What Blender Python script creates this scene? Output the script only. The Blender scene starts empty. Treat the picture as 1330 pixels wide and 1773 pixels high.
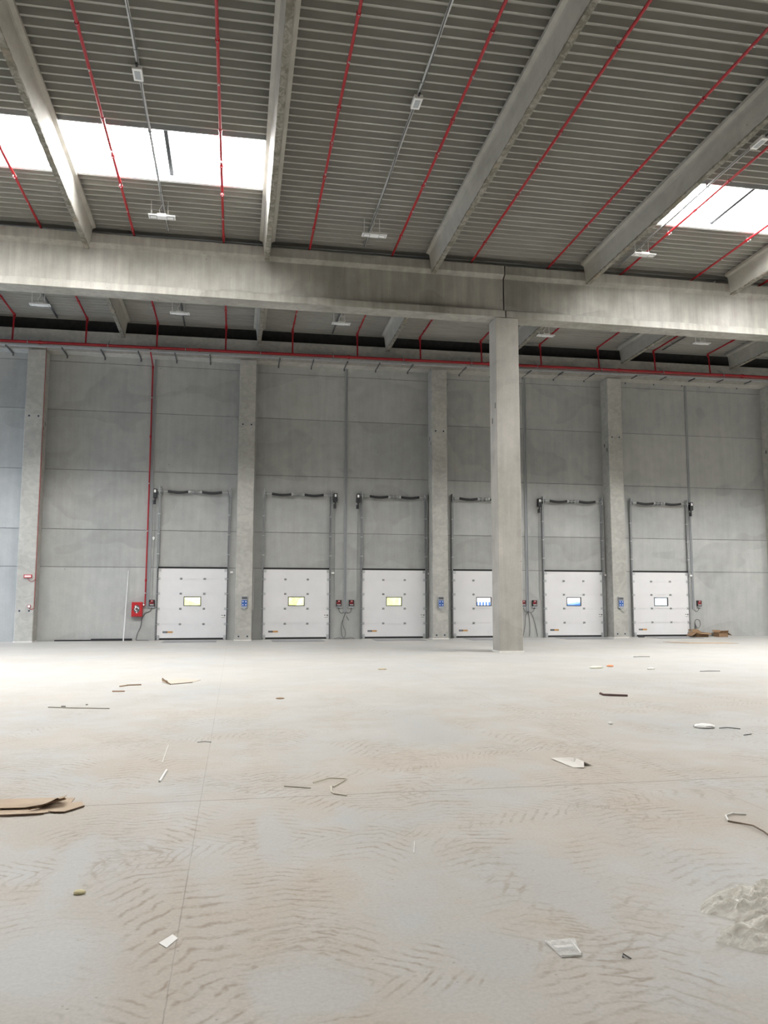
import bpy, bmesh, math, random
from mathutils import Vector, Matrix
random.seed(7)
SC = bpy.context.scene
COL = SC.collection
PI = math.pi

# ------------------------------------------------------------------ measured layout (metres)
D = 32.88            # wall face
CF = 32.2            # front of the wall columns
GF = 24.2            # front of the girder and of the free-standing column
SL = 0.0134          # roof pitch along y
def tilt(x): return 0.005*(x-6)
def roof(y): return SL*(32.7-y)
BEAM_X = [-9.95, -4.6, 0.75, 6.10, 11.45, 16.8, 22.15]
DECK0 = 12.785
COLX = [-7.78, 0.33, 8.33, 16.31, 24.31]
DOORX = [-1.67, 2.45, 6.50, 10.39, 14.46, 18.57]
DW, DT = 1.34, 2.862
JOINTZ = [0.0, 2.862, 4.335, 6.685, 9.075]
SKY_Y = (18.93, 21.22)

# ------------------------------------------------------------------ mesh builder
class MB:
    def __init__(s): s.v = []; s.f = []; s.m = []; s.cur = 0
    def add(s, vs, fs):
        n = len(s.v); s.v += [tuple(p) for p in vs]
        for f in fs: s.f.append(tuple(i+n for i in f)); s.m.append(s.cur)
        return s
    def box(s, x0, x1, y0, y1, z0, z1):
        return s.add([(x0,y0,z0),(x1,y0,z0),(x1,y1,z0),(x0,y1,z0),(x0,y0,z1),(x1,y0,z1),(x1,y1,z1),(x0,y1,z1)],
                     [(0,3,2,1),(4,5,6,7),(0,1,5,4),(1,2,6,5),(2,3,7,6),(3,0,4,7)])
    def quad(s, a, b, c, d): return s.add([a,b,c,d], [(0,1,2,3)])
    def prism(s, prof, axis, a0, a1, caps=True, n=1):
        k = len(prof); vs = []
        for j in range(n+1):
            a = a0+(a1-a0)*j/n
            for p in prof:
                vs.append({'x':(a,p[0],p[1]), 'y':(p[0],a,p[1]), 'z':(p[0],p[1],a)}[axis])
        fs = []
        for j in range(n):
            for i in range(k):
                i2 = (i+1) % k
                fs.append((j*k+i, j*k+i2, (j+1)*k+i2, (j+1)*k+i))
        if caps: fs.append(tuple(range(k))[::-1]); fs.append(tuple(n*k+i for i in range(k)))
        return s.add(vs, fs)
    def tube(s, pts, r, n=8, caps=True):
        pts = [Vector(p) for p in pts]; vs = []; fs = []
        up = None
        for i, p in enumerate(pts):
            if i == 0: t = pts[1]-p
            elif i == len(pts)-1: t = p-pts[i-1]
            else: t = (pts[i+1]-p).normalized()+(p-pts[i-1]).normalized()
            t.normalize()
            if up is None:
                up = t.orthogonal().normalized()
            else:
                up = (up - t*up.dot(t)).normalized()
            b = t.cross(up)
            rr = r[i] if isinstance(r, (list, tuple)) else r
            for k in range(n):
                a = 2*PI*k/n
                vs.append(p+(up*math.cos(a)+b*math.sin(a))*rr)
        for i in range(len(pts)-1):
            for k in range(n):
                k2 = (k+1) % n
                fs.append((i*n+k, i*n+k2, (i+1)*n+k2, (i+1)*n+k))
        if caps: fs.append(tuple(range(n))[::-1]); fs.append(tuple((len(pts)-1)*n+k for k in range(n)))
        return s.add(vs, fs)
    def map(s, fn): s.v = [tuple(fn(*p)) for p in s.v]; return s

def smooth_path(pts, n=6):
    pts = [Vector(p) for p in pts]; out = []
    P = [pts[0]]+pts+[pts[-1]]
    for i in range(1, len(P)-2):
        for k in range(n):
            t = k/n
            a, b, c, d = P[i-1], P[i], P[i+1], P[i+2]
            out.append(0.5*((2*b)+(c-a)*t+(2*a-5*b+4*c-d)*t*t+(3*b-a-3*c+d)*t*t*t))
    out.append(pts[-1]); return out

def root_loc(o):
    while o.parent: o = o.parent
    return o.location
def obj(name, mb, mat, parent=None, origin=(0,0,0), smooth=False, bevel=0):
    me = bpy.data.meshes.new(name)
    off = Vector(root_loc(parent)) if parent else Vector(origin)
    me.from_pydata([tuple(Vector(p)-off) for p in mb.v], [], mb.f)
    mats = mat if isinstance(mat, (list, tuple)) else [mat]
    for m in mats: me.materials.append(m)
    if len(mats) > 1: me.polygons.foreach_set('material_index', mb.m)
    bm = bmesh.new(); bm.from_mesh(me)
    bmesh.ops.recalc_face_normals(bm, faces=bm.faces)
    bm.to_mesh(me); bm.free()
    if smooth:
        me.polygons.foreach_set('use_smooth', [True]*len(me.polygons))
        try: me.set_sharp_from_angle(angle=math.radians(40))
        except Exception: pass
    me.update()
    o = bpy.data.objects.new(name, me); COL.objects.link(o)
    if parent: o.parent = parent
    else: o.location = off
    if bevel:
        b = o.modifiers.new('bevel', 'BEVEL'); b.width = bevel; b.segments = 2; b.limit_method = 'ANGLE'
    return o
def thing(name, label, cat, loc=(0,0,0), group=None):
    o = bpy.data.objects.new(name, None); COL.objects.link(o)
    o.location = loc; o.empty_display_size = 0.1
    o['label'] = label; o['category'] = cat
    if group: o['group'] = group
    return o
def tag(o, label, cat, group=None):
    o['label'] = label; o['category'] = cat
    if group: o['group'] = group
    return o
def struct(o, label=None):
    o['kind'] = 'structure'
    if label: o['label'] = label
    return o
def srt(name, loc):
    o = bpy.data.objects.new(name, None); COL.objects.link(o); o.location = loc; o['kind'] = 'structure'; return o
def copy_tree(o, parent=None):
    c = o.copy(); COL.objects.link(c); c.parent = parent
    for ch in list(o.children): copy_tree(ch, c)
    return c

# ------------------------------------------------------------------ materials
class NT:
    def __init__(s, name):
        s.mat = bpy.data.materials.new(name); s.mat.use_nodes = True
        s.t = s.mat.node_tree; s.t.nodes.clear()
        s.out = s.n('ShaderNodeOutputMaterial')
        s.b = s.n('ShaderNodeBsdfPrincipled'); s.l(s.b.outputs[0], s.out.inputs[0])
    def n(s, ty, **kw):
        o = s.t.nodes.new(ty)
        for k, v in kw.items(): setattr(o, k, v)
        return o
    def l(s, a, b): s.t.links.new(a, b)
    def setv(s, node, **kw):
        for k, v in kw.items(): node.inputs[k].default_value = v
        return node
    def pos(s, scale=(1,1,1), rot=0, obj=False, rnd=False):
        if obj:
            src = s.n('ShaderNodeTexCoord').outputs['Object']
        else: src = s.n('ShaderNodeNewGeometry').outputs['Position']
        if rnd:
            r = s.n('ShaderNodeObjectInfo').outputs['Random']
            mu = s.n('ShaderNodeMath', operation='MULTIPLY'); s.l(r, mu.inputs[0]); mu.inputs[1].default_value = 57.0
            ad = s.n('ShaderNodeVectorMath', operation='ADD'); s.l(src, ad.inputs[0]); s.l(mu.outputs[0], ad.inputs[1]); src = ad.outputs[0]
        m = s.n('ShaderNodeMapping'); m.inputs['Scale'].default_value = scale; m.inputs['Rotation'].default_value = (0,0,rot)
        s.l(src, m.inputs['Vector']); return m.outputs[0]
    def noise(s, vec, scale, detail=6, rough=0.6, dist=0):
        o = s.n('ShaderNodeTexNoise'); s.l(vec, o.inputs['Vector'])
        o.inputs['Scale'].default_value = scale; o.inputs['Detail'].default_value = detail
        o.inputs['Roughness'].default_value = rough; o.inputs['Distortion'].default_value = dist
        return o.outputs['Fac']
    def ramp(s, fac, a, b, c0=0.0, c1=1.0):
        o = s.n('ShaderNodeMapRange'); o.clamp = True
        s.l(fac, o.inputs[0]); o.inputs[1].default_value = a; o.inputs[2].default_value = b
        o.inputs[3].default_value = c0; o.inputs[4].default_value = c1; return o.outputs[0]
    def math(s, op, a, b=None, c=None):
        o = s.n('ShaderNodeMath', operation=op)
        for i, q in enumerate((a, b, c)):
            if q is None: continue
            if isinstance(q, (int, float)): o.inputs[i].default_value = q
            else: s.l(q, o.inputs[i])
        return o.outputs[0]
    def mix(s, fac, a, b, mode='MIX'):
        o = s.n('ShaderNodeMix', data_type='RGBA', blend_type=mode)
        for sock, q in ((o.inputs[0], fac), (o.inputs[6], a), (o.inputs[7], b)):
            if isinstance(q, (int, float)): sock.default_value = q
            elif isinstance(q, tuple): sock.default_value = (*q[:3], 1)
            else: s.l(q, sock)
        return o.outputs[2]
    def sep(s, v):
        o = s.n('ShaderNodeSeparateXYZ'); s.l(v, o.inputs[0]); return o.outputs
    def bump(s, h, strength=0.3, dist=0.01):
        o = s.n('ShaderNodeBump'); o.inputs['Strength'].default_value = strength; o.inputs['Distance'].default_value = dist
        s.l(h, o.inputs['Height']); s.l(o.outputs[0], s.b.inputs['Normal'])

def plain(name, col, rough=0.5, metal=0.0, var=0.0, scale=6.0, spec=0.5):
    t = NT(name); t.b.inputs['Roughness'].default_value = rough; t.b.inputs['Metallic'].default_value = metal
    t.b.inputs['Specular IOR Level'].default_value = spec
    n = t.noise(t.pos(), scale, 4)
    k = t.ramp(n, 0.3, 0.7, 1-var, 1+var)
    c = t.mix(1.0, col, (1,1,1), 'MULTIPLY')
    o = t.n('ShaderNodeVectorMath', operation='SCALE'); t.l(c, o.inputs[0]); t.l(k, o.inputs['Scale'])
    t.l(o.outputs[0], t.b.inputs['Base Color'])
    return t.mat

def concrete(name, col, warm, streak=0.12, blotch=0.12, island=0.0, streak_axis='z', rough=0.8, dark=0.0, swirl=0.0):
    t = NT(name); t.b.inputs['Roughness'].default_value = rough; t.b.inputs['Specular IOR Level'].default_value = 0.3
    P = t.pos(rnd=True)
    big = t.noise(P, 0.45, 3, 0.55)
    mid = t.noise(P, 2.3, 5, 0.6)
    fine = t.noise(P, 26, 2, 0.6)
    sc = (5.0,5.0,0.35) if streak_axis == 'z' else ((0.35,5,5) if streak_axis == 'x' else (5,0.35,5))
    st = t.noise(t.pos(sc, rnd=True), 1.0, 3, 0.65)
    c = t.mix(t.ramp(big, 0.38, 0.62), col, warm)
    k1 = t.ramp(mid, 0.3, 0.7, 1-blotch, 1+blotch)
    k2 = t.ramp(st, 0.3, 0.7, 1-streak, 1+streak)
    k3 = t.ramp(fine, 0.3, 0.7, 0.96, 1.04)
    k = t.math('MULTIPLY', t.math('MULTIPLY', k1, k2), k3)
    if island:
        r = t.n('ShaderNodeNewGeometry').outputs['Random Per Island']
        k = t.math('MULTIPLY', k, t.ramp(r, 0, 1, 1-island, 1+island))
    if swirl:
        w = t.noise(t.pos((1.0,1.0,1.3), rnd=True), 3.2, 3, 0.5, 1.2)
        k = t.math('MULTIPLY', k, t.ramp(w, 0.42, 0.62, 1-swirl, 1+swirl))
    # tide-mark stains with a soft edge of their own
    sn = t.noise(t.pos((0.35,0.35,0.6), rnd=True), 0.9, 2, 0.4, 0.3)
    stn = t.math('MULTIPLY', t.ramp(sn, 0.56, 0.575), t.ramp(sn, 0.75, 0.60))
    k = t.math('MULTIPLY', k, t.ramp(stn, 0, 1, 1.0, 0.93-dark))
    # small pores
    vo = t.n('ShaderNodeTexVoronoi'); t.l(P, vo.inputs['Vector']); vo.inputs['Scale'].default_value = 1.7
    po = t.ramp(vo.outputs['Distance'], 0.02, 0.035, 0.45, 1.0)
    k = t.math('MULTIPLY', k, po)
    o = t.n('ShaderNodeVectorMath', operation='SCALE'); t.l(c, o.inputs[0]); t.l(k, o.inputs['Scale'])
    t.l(o.outputs[0], t.b.inputs['Base Color'])
    t.bump(t.math('ADD', mid, t.math('MULTIPLY', fine, 0.2)), 0.12, 0.004)
    return t.mat

M = {}
M['wall'] = concrete('precast wall panel concrete', (0.362,0.366,0.350), (0.395,0.395,0.374), 0.05, 0.06, 0.08, dark=0.02)
M['column'] = concrete('wall column concrete', (0.38,0.37,0.335), (0.44,0.43,0.39), 0.02, 0.04, swirl=0.07)
M['pillar'] = concrete('free column concrete', (0.37,0.355,0.315), (0.43,0.41,0.37), 0.08, 0.06)
M['girder'] = concrete('girder concrete', (0.28,0.268,0.235), (0.36,0.345,0.31), 0.14, 0.08, dark=0.06)
M['beam'] = concrete('roof beam concrete', (0.36,0.345,0.30), (0.41,0.395,0.35), 0.05, 0.08, streak_axis='y')
def rough_edge():
    t = NT('weathered beam edge'); t.b.inputs['Roughness'].default_value = 0.9
    P = t.pos(rnd=True)
    a = t.noise(P, 5, 8, 0.7, 1.0); b = t.noise(P, 1.3, 4, 0.6)
    c = t.mix(t.ramp(a, 0.42, 0.6), (0.13,0.12,0.09), (0.27,0.255,0.22))
    c = t.mix(t.ramp(b, 0.55, 0.7), c, (0.22,0.185,0.13))
    t.l(c, t.b.inputs['Base Color']); t.bump(a, 0.3, 0.012); return t.mat
M['edge'] = rough_edge()

def deck_mat():
    t = NT('grey coated deck sheet'); t.b.inputs['Roughness'].default_value = 0.55; t.b.inputs['Specular IOR Level'].default_value = 0.35
    n = t.noise(t.pos((0.5,3,1)), 1.0, 4); r = t.ramp(n, 0.3, 0.7, 0.93, 1.07)
    o = t.n('ShaderNodeVectorMath', operation='SCALE'); o.inputs[0].default_value = (0.33,0.328,0.295); t.l(r, o.inputs['Scale'])
    t.l(o.outputs[0], t.b.inputs['Base Color']); return t.mat
M['deck'] = deck_mat()

def floor_mat():
    t = NT('dusty power-floated concrete'); b = t.b
    b.inputs['Specular IOR Level'].default_value = 0.35
    P = t.pos(); X, Y, Z = t.sep(P)
    base = t.mix(t.ramp(t.noise(P, 0.55, 3, 0.55), 0.35, 0.65), (0.435,0.433,0.412), (0.48,0.466,0.436))
    # beige dust drifts
    d1 = t.noise(P, 0.38, 4, 0.6); d2 = t.noise(P, 1.7, 5, 0.65)
    dust = t.ramp(t.math('ADD', t.math('MULTIPLY', d1, 0.65), t.math('MULTIPLY', d2, 0.35)), 0.42, 0.57)
    nearf = t.ramp(Y, 17.0, 6.0, 0.30, 1.0)           # the dust has been carried in on this side
    dustm = t.math('MULTIPLY', dust, nearf)
    # named drifts of brown dust and swept patches, each where it lies on the slab
    en = t.math('MULTIPLY', t.math('SUBTRACT', t.noise(P, 3.0, 4, 0.8), 0.5), 2.6)
    def patch(x0, y0, rx, ry):
        dx = t.math('DIVIDE', t.math('SUBTRACT', X, x0), rx); dy = t.math('DIVIDE', t.math('SUBTRACT', Y, y0), ry)
        rr = t.math('ADD', t.math('ADD', t.math('MULTIPLY', dx, dx), t.math('MULTIPLY', dy, dy)), en)
        return t.ramp(rr, 1.1, 0.3)
    def union(ps):
        o = None
        for p in ps:
            q = patch(*p); o = q if o is None else t.math('MAXIMUM', o, q)
        return o
    brown = union([(-0.30,4.1,0.26,1.5), (-1.2,6.6,0.7,0.8), (2.0,8.4,1.3,0.75), (0.55,4.9,0.35,0.45), (-0.8,8.6,0.9,0.7), (3.5,7.4,1.4,0.5), (2.7,5.6,0.35,0.5)])
    clean = union([(-0.98,5.5,0.14,0.8), (-0.95,4.2,0.35,0.5), (0.30,6.0,0.13,0.75), (1.25,3.9,0.22,0.35), (1.95,4.8,0.25,0.8), (2.5,10.5,0.5,1.5), (2.5,7.65,0.28,0.35), (0.35,3.7,0.3,0.35), (0.9,6.4,0.12,0.4)])
    dustm = t.math('MULTIPLY', t.math('MAXIMUM', dustm, t.math('MULTIPLY', brown, 0.9)), t.ramp(clean, 0, 1, 1.0, 0.15))
    c = t.mix(t.math('MULTIPLY', dustm, 0.70), base, (0.465,0.40,0.325))
    # tyre tread prints: lug bars pressed into the dust, several crossing tracks
    tread = None
    WF = t.noise(P, 8.0, 3, 0.5); BR = t.noise(P, 6.5, 3, 0.8)
    def track(rot, off, width, period, lug, warpk, seed, chev=1.0):
        pos = t.pos(rot=rot)
        wv = t.n('ShaderNodeTexNoise'); t.l(pos, wv.inputs['Vector']); wv.inputs['Scale'].default_value = 0.22+seed*0.03; wv.inputs['Detail'].default_value = 1.0
        x, y, z = t.sep(pos)
        x2 = t.math('ADD', x, t.math('MULTIPLY', t.math('SUBTRACT', wv.outputs['Fac'], 0.5), warpk))
        x2 = t.math('ADD', x2, off)
        # lateral coordinate within a repeating lane
        u = t.math('SUBTRACT', t.math('FRACT', t.math('DIVIDE', x2, period)), 0.5)
        au = t.math('ABSOLUTE', t.math('MULTIPLY', u, period))
        lane = t.ramp(au, width*0.5, width*0.5-0.08)
        yy = t.math('ADD', y, t.math('MULTIPLY', au, chev))
        yy = t.math('ADD', yy, t.math('MULTIPLY', t.math('SUBTRACT', WF, 0.5), 0.11))
        yy = t.math('ADD', yy, t.math('MULTIPLY', t.math('SUBTRACT', wv.outputs['Fac'], 0.5), 1.6))
        ph = t.math('ABSOLUTE', t.math('SUBTRACT', t.math('FRACT', t.math('DIVIDE', yy, lug)), 0.5))
        bar = t.ramp(ph, 0.22, 0.05)
        pm = t.noise(pos, 0.55+0.07*seed, 2, 0.6)
        br = BR
        m = t.math('MULTIPLY', t.math('MULTIPLY', lane, bar), t.ramp(pm, 0.40, 0.56))
        return t.math('MULTIPLY', m, t.ramp(br, 0.38, 0.60))
    for args in ((0.0, 0.30, 0.62, 1.3, 0.095, 1.0, 1, 0.35), (0.35, 0.2, 0.6, 1.7, 0.11, 1.2, 2, 0.6),
                 (-0.5, 0.9, 0.66, 1.9, 0.10, 1.5, 3, 0.5), (1.35, 0.1, 0.6, 2.2, 0.10, 1.2, 4, 0.9)):
        tr = track(*args)
        tread = tr if tread is None else t.math('MAXIMUM', tread, tr)
    tread = t.math('MULTIPLY', tread, t.ramp(Y, 20.0, 8.0, 0.12, 1.0))
    tread = t.math('MULTIPLY', tread, t.ramp(clean, 0, 1, 1.0, 0.15))
    c = t.mix(t.math('MULTIPLY', tread, 0.75), c, (0.29,0.235,0.175))
    # cleaner bluish swept lanes
    sw = t.noise(t.pos((0.9,0.16,1), rot=0.25), 1.0, 3, 0.6)
    c = t.mix(t.math('MULTIPLY', clean, 0.35), c, (0.425,0.42,0.40))
    c = t.mix(t.math('MULTIPLY', t.ramp(sw, 0.52, 0.68), 0.4), c, (0.44,0.438,0.42))
    gr = t.ramp(t.noise(P, 45, 2, 0.75), 0.3, 0.7, 0.93, 1.07)
    gv = t.n('ShaderNodeVectorMath', operation='SCALE'); t.l(c, gv.inputs[0]); t.l(gr, gv.inputs['Scale']); c = gv.outputs[0]
    # specks
    vo = t.n('ShaderNodeTexVoronoi'); t.l(P, vo.inputs['Vector']); vo.inputs['Scale'].default_value = 11.0
    spm = t.noise(P, 1.1, 3)
    sp = t.math('MULTIPLY', t.ramp(vo.outputs['Distance'], 0.10, 0.05), t.ramp(spm, 0.44, 0.56))
    c = t.mix(t.math('MULTIPLY', sp, 0.55), c, (0.22,0.20,0.17))
    # saw-cut joints
    wob = t.math('MULTIPLY', t.math('SUBTRACT', WF, 0.5), 0.01)
    def line(co, at, w, s):
        a = t.math('ABSOLUTE', t.math('ADD', t.math('SUBTRACT', co, at), wob))
        return t.math('MULTIPLY', t.ramp(a, w, w*0.4), s)
    j = t.math('MAXIMUM', t.math('MULTIPLY', line(X, -0.25, 0.0045, 0.6), t.ramp(d2, 0.35, 0.6, 1.0, 0.45)), line(Y, 7.09, 0.012, 0.7))
    j = t.math('MAXIMUM', j, line(X, 4.25, 0.010, 0.25))
    c = t.mix(j, c, (0.20,0.17,0.14))
    t.l(c, b.inputs['Base Color'])
    t.l(t.ramp(dustm, 0, 1, 0.50, 0.80), b.inputs['Roughness'])
    h = t.math('SUBTRACT', t.math('MULTIPLY', d2, 0.4), t.math('MULTIPLY', tread, 0.8))
    t.bump(h, 0.25, 0.006)
    return t.mat
M['floor'] = floor_mat()

M['red'] = plain('red painted steel', (0.34,0.010,0.016), 0.35, 0, 0.08)
M['redbox'] = plain('red cabinet paint', (0.42,0.015,0.02), 0.35, 0, 0.03)
M['galv'] = plain('galvanised steel', (0.50,0.51,0.51), 0.42, 0.55, 0.10, 9)
M['galvd'] = plain('dull galvanised track', (0.30,0.31,0.31), 0.5, 0.5, 0.08, 7)
M['galvw'] = plain('perforated grey tray', (0.34,0.35,0.35), 0.5, 0.1, 0.06)
M['white'] = plain('white powder coat', (0.74,0.74,0.72), 0.4, 0, 0.03)
M['black'] = plain('black steel', (0.018,0.018,0.020), 0.5, 0, 0.1)
M['kerb'] = plain('grey rooflight kerb', (0.38,0.39,0.40), 0.7)
M['mullion'] = plain('grey rooflight mullion', (0.025,0.027,0.03), 0.6)
M['seal'] = plain('black rubber', (0.012,0.012,0.012), 0.8)
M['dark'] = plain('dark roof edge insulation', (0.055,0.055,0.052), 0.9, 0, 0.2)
M['jointm'] = plain('dark joint mastic', (0.10,0.10,0.095), 0.9)
M['grey'] = plain('mid grey plastic', (0.36,0.38,0.40), 0.5)
M['blue'] = plain('blue button panel', (0.035,0.11,0.36), 0.4)
M['cable'] = plain('grey cable sheath', (0.09,0.09,0.09), 0.6)
M['cablel'] = plain('light grey cable', (0.42,0.42,0.40), 0.6)
M['card'] = plain('brown cardboard', (0.27,0.165,0.09), 0.85, 0, 0.12, 5)
M['cardp'] = plain('pale dusty cardboard', (0.47,0.365,0.265), 0.85, 0, 0.10, 4)
M['cardd'] = plain('cardboard cut edge', (0.10,0.055,0.03), 0.9)
M['paper'] = plain('white paper', (0.82,0.81,0.78), 0.7, 0, 0.02)
M['plate'] = plain('chequer steel leveller plate', (0.27,0.27,0.28), 0.5, 0.3, 0.1)
M['plinth'] = plain('white foam strip', (0.72,0.70,0.66), 0.9, 0, 0.06)
M['orange'] = plain('orange plastic', (0.85,0.30,0.12), 0.6)
M['brand2'] = plain('ochre badge', (0.50,0.27,0.10), 0.5)
M['pink'] = plain('pale pink lens', (0.85,0.50,0.50), 0.4)
M['leafc'] = plain('hedge leaves', (0.60,0.68,0.30), 0.8, 0, 0.25, 3)
M['trailer'] = plain('pale blue trailer side', (0.52,0.68,0.86), 0.5, 0, 0.02)
M['bluep'] = plain('blue painted rack', (0.05,0.16,0.5), 0.5)
M['ground'] = plain('outdoor paving', (0.45,0.44,0.42), 0.9, 0, 0.1)

def door_mat():
    t = NT('white ribbed sandwich panel'); t.b.inputs['Roughness'].default_value = 0.45
    X, Y, Z = t.sep(t.pos())
    w = t.math('SINE', t.math('MULTIPLY', Z, 2*PI/0.1))
    n = t.noise(t.pos(), 1.3, 3)
    o = t.n('ShaderNodeVectorMath', operation='SCALE'); o.inputs[0].default_value = (0.70,0.69,0.685); t.l(t.ramp(n, 0.3, 0.7, 0.97, 1.03), o.inputs['Scale'])
    t.l(o.outputs[0], t.b.inputs['Base Color']); t.bump(t.ramp(w, 0.6, 1.0), 0.35, 0.002); return t.mat
M['door'] = door_mat()

def film_mat(name, body, alpha):
    t = NT(name)
    t.b.inputs['Base Color'].default_value = (*body, 1); t.b.inputs['Roughness'].default_value = 0.16
    t.b.inputs['Specular IOR Level'].default_value = 0.8
    n = t.noise(t.pos(), 14, 5, 0.7)
    tr = t.n('ShaderNodeBsdfTransparent'); mx = t.n('ShaderNodeMixShader')
    t.l(t.ramp(n, 0.3, 0.7, alpha-0.15, alpha+0.15), mx.inputs[0])
    t.l(tr.outputs[0], mx.inputs[1]); t.l(t.b.outputs[0], mx.inputs[2]); t.l(mx.outputs[0], t.out.inputs[0])
    t.bump(n, 0.6, 0.01)
    return t.mat
def crumple_mat():
    t = NT('crumpled clear polythene'); n = t.noise(t.pos(), 22, 6, 0.7, 0.6); n2 = t.noise(t.pos((1,2.2,1), rot=0.5), 9, 4, 0.6, 1.5)
    t.b.inputs['Base Color'].default_value = (0.86,0.83,0.75,1); t.b.inputs['Roughness'].default_value = 0.45
    tl = t.n('ShaderNodeBsdfTranslucent'); tl.inputs[0].default_value = (0.90,0.87,0.80,1)
    gl = t.n('ShaderNodeBsdfGlossy'); gl.inputs[0].default_value = (1,1,1,1); gl.inputs['Roughness'].default_value = 0.09
    tr = t.n('ShaderNodeBsdfTransparent'); tr.inputs[0].default_value = (0.97,0.96,0.93,1)
    def mx(f, a, b):
        o = t.n('ShaderNodeMixShader')
        if isinstance(f, float): o.inputs[0].default_value = f
        else: t.l(f, o.inputs[0])
        t.l(a, o.inputs[1]); t.l(b, o.inputs[2]); return o.outputs[0]
    body = mx(0.45, t.b.outputs[0], tl.outputs[0]); body = mx(0.18, body, gl.outputs[0])
    t.l(mx(t.ramp(n2, 0.35, 0.65, 0.30, 0.75), tr.outputs[0], body), t.out.inputs[0])
    bp = t.n('ShaderNodeBump'); bp.inputs['Strength'].default_value = 0.7; bp.inputs['Distance'].default_value = 0.012
    t.l(t.math('ADD', n, n2), bp.inputs['Height']); t.l(bp.outputs[0], gl.inputs['Normal']); t.l(bp.outputs[0], t.b.inputs['Normal'])
    return t.mat
M['film'] = crumple_mat()
M['pouch'] = film_mat('clear pouch film', (0.86,0.86,0.83), 0.45)

def glass_mat():
    t = NT('clear window pane'); tr = t.n('ShaderNodeBsdfTransparent'); gl = t.n('ShaderNodeBsdfGlossy'); gl.inputs['Roughness'].default_value = 0.05
    mx = t.n('ShaderNodeMixShader'); mx.inputs[0].default_value = 0.06
    t.l(tr.outputs[0], mx.inputs[1]); t.l(gl.outputs[0], mx.inputs[2]); t.l(mx.outputs[0], t.out.inputs[0]); return t.mat
M['glass'] = glass_mat()
def emit(name, col, s):
    t = NT(name); e = t.n('ShaderNodeEmission'); e.inputs[0].default_value = (*col, 1); e.inputs[1].default_value = s
    t.l(e.outputs[0], t.out.inputs[0]); return t.mat
SKY_E = 32.0
FILL_E = 5.6  # glow of the unseen rooflight row added over the near floor
M['fill_glow'] = emit('glow of added unseen rooflight row', (1.0,0.98,0.95), FILL_E)
M['skylight'] = emit('daylight through opal rooflight', (1.0,1.0,1.0), SKY_E)

# ------------------------------------------------------------------ floor and outside
XL_, XR_ = -15.8, 33.0
fl = MB(); fl.box(XL_-0.2, XR_+0.2, -16, D+0.22, -0.3, 0.0)
struct(obj('floor', fl, M['floor']))
og = MB(); og.box(-90, 130, D+0.22, 120, -0.35, -0.02)
struct(obj('trim_1', og, M['ground'], origin=(15,60,-0.02)), 'paved yard outside behind the dock wall')

# ------------------------------------------------------------------ back wall of precast panels
bays = [(-15.79,-7.78),(-7.78,0.33),(0.33,8.33),(8.33,16.31),(16.31,24.31),(24.31,33.0)]
top_joint = {1:11.035, 2:10.99, 3:11.13, 4:11.18, 0:11.03, 5:11.2}
pan = MB(); bk = MB(); g = 0.009; T = 0.22
for bi, (x0, x1) in enumerate(bays):
    zz = JOINTZ+[top_joint[bi], 12.25]
    for r in range(len(zz)-1):
        z0, z1 = zz[r]+(g if r else 0), zz[r+1]-g
        cuts = []
        if r == 0: cuts = [c for c in DOORX if x0 < c < x1]
        xs = [x0+g]
        for c in cuts: xs += [c-DW, c+DW]
        xs.append(x1-g)
        for i in range(0, len(xs), 2): pan.box(xs[i], xs[i+1], D, D+T, z0, z1)
        if r:
            bk.box(x0, x1, D+0.03, D+T-0.02, zz[r]-0.03, zz[r]+0.03)
    bk.box(x0-0.03, x0+0.03, D+0.03, D+T-0.02, 0, 12.2)
wall = struct(obj('wall_back', pan, M['wall'], origin=(8,D,0)))
obj('joint_sealant', bk, M['jointm'], wall)
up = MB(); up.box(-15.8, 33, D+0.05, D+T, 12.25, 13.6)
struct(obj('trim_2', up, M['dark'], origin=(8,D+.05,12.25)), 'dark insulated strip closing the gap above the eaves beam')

# ------------------------------------------------------------------ wall columns
def chamfer_rect(x0, x1, y0, y1, c):
    return [(x0+c,y0),(x1-c,y0),(x1,y0+c),(x1,y1),(x0,y1),(x0,y0+c)]
col_lab = ['precast wall column carrying the small red lit sign, left of the hose cabinet',
           'precast wall column between the two leftmost dock doors',
           'precast wall column just left of the free-standing pillar',
           'precast wall column between the two rightmost dock doors',
           'precast wall column at the right edge beyond the cardboard boxes']
for i, cx in enumerate(COLX):
    x0, x1 = cx-0.33, cx+0.33
    t = thing('wall_column', col_lab[i], 'column', (cx, 32.5, 0), 'precast columns along the dock wall')
    m = MB(); m.prism(chamfer_rect(x0, x1, CF, D-0.001, 0.018), 'z', 0, 11.33+tilt(cx)*0.9, n=1)
    obj('shaft', m, M['column'], t)
    for px in (-0.17, 0.17):
        for pz in ((8.63+0.006*cx, 0.165) if i else (8.63, 1.17)):
            m = MB(); y = CF-0.006
            m.tube([(cx+px, y, pz), (cx+px, CF+0.01, pz)], 0.052, 14)
            p = obj('lifting_socket', m, M['grey'], t)
            m = MB(); m.tube([(cx+px, y-0.004, pz), (cx+px, y+0.004, pz)], 0.034, 14); obj('socket_hole', m, M['black'], p)
    m = MB()
    for s, yy, zz_ in ((1, 32.38, 8.2), (1, 32.62, 8.42)):
        sx = x1 if cx < 3 else x0
        m.box(sx-0.004, sx+0.004, yy-0.035, yy+0.035, zz_-0.09, zz_+0.06)
    obj('side_pocket', m, M['black'], t)
    m = MB(); m.box(x0-0.02, x1+0.02, CF-0.035, D-0.01, -0.0, 0.035)
    obj('base_strip', m, M['plinth'], t)

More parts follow.
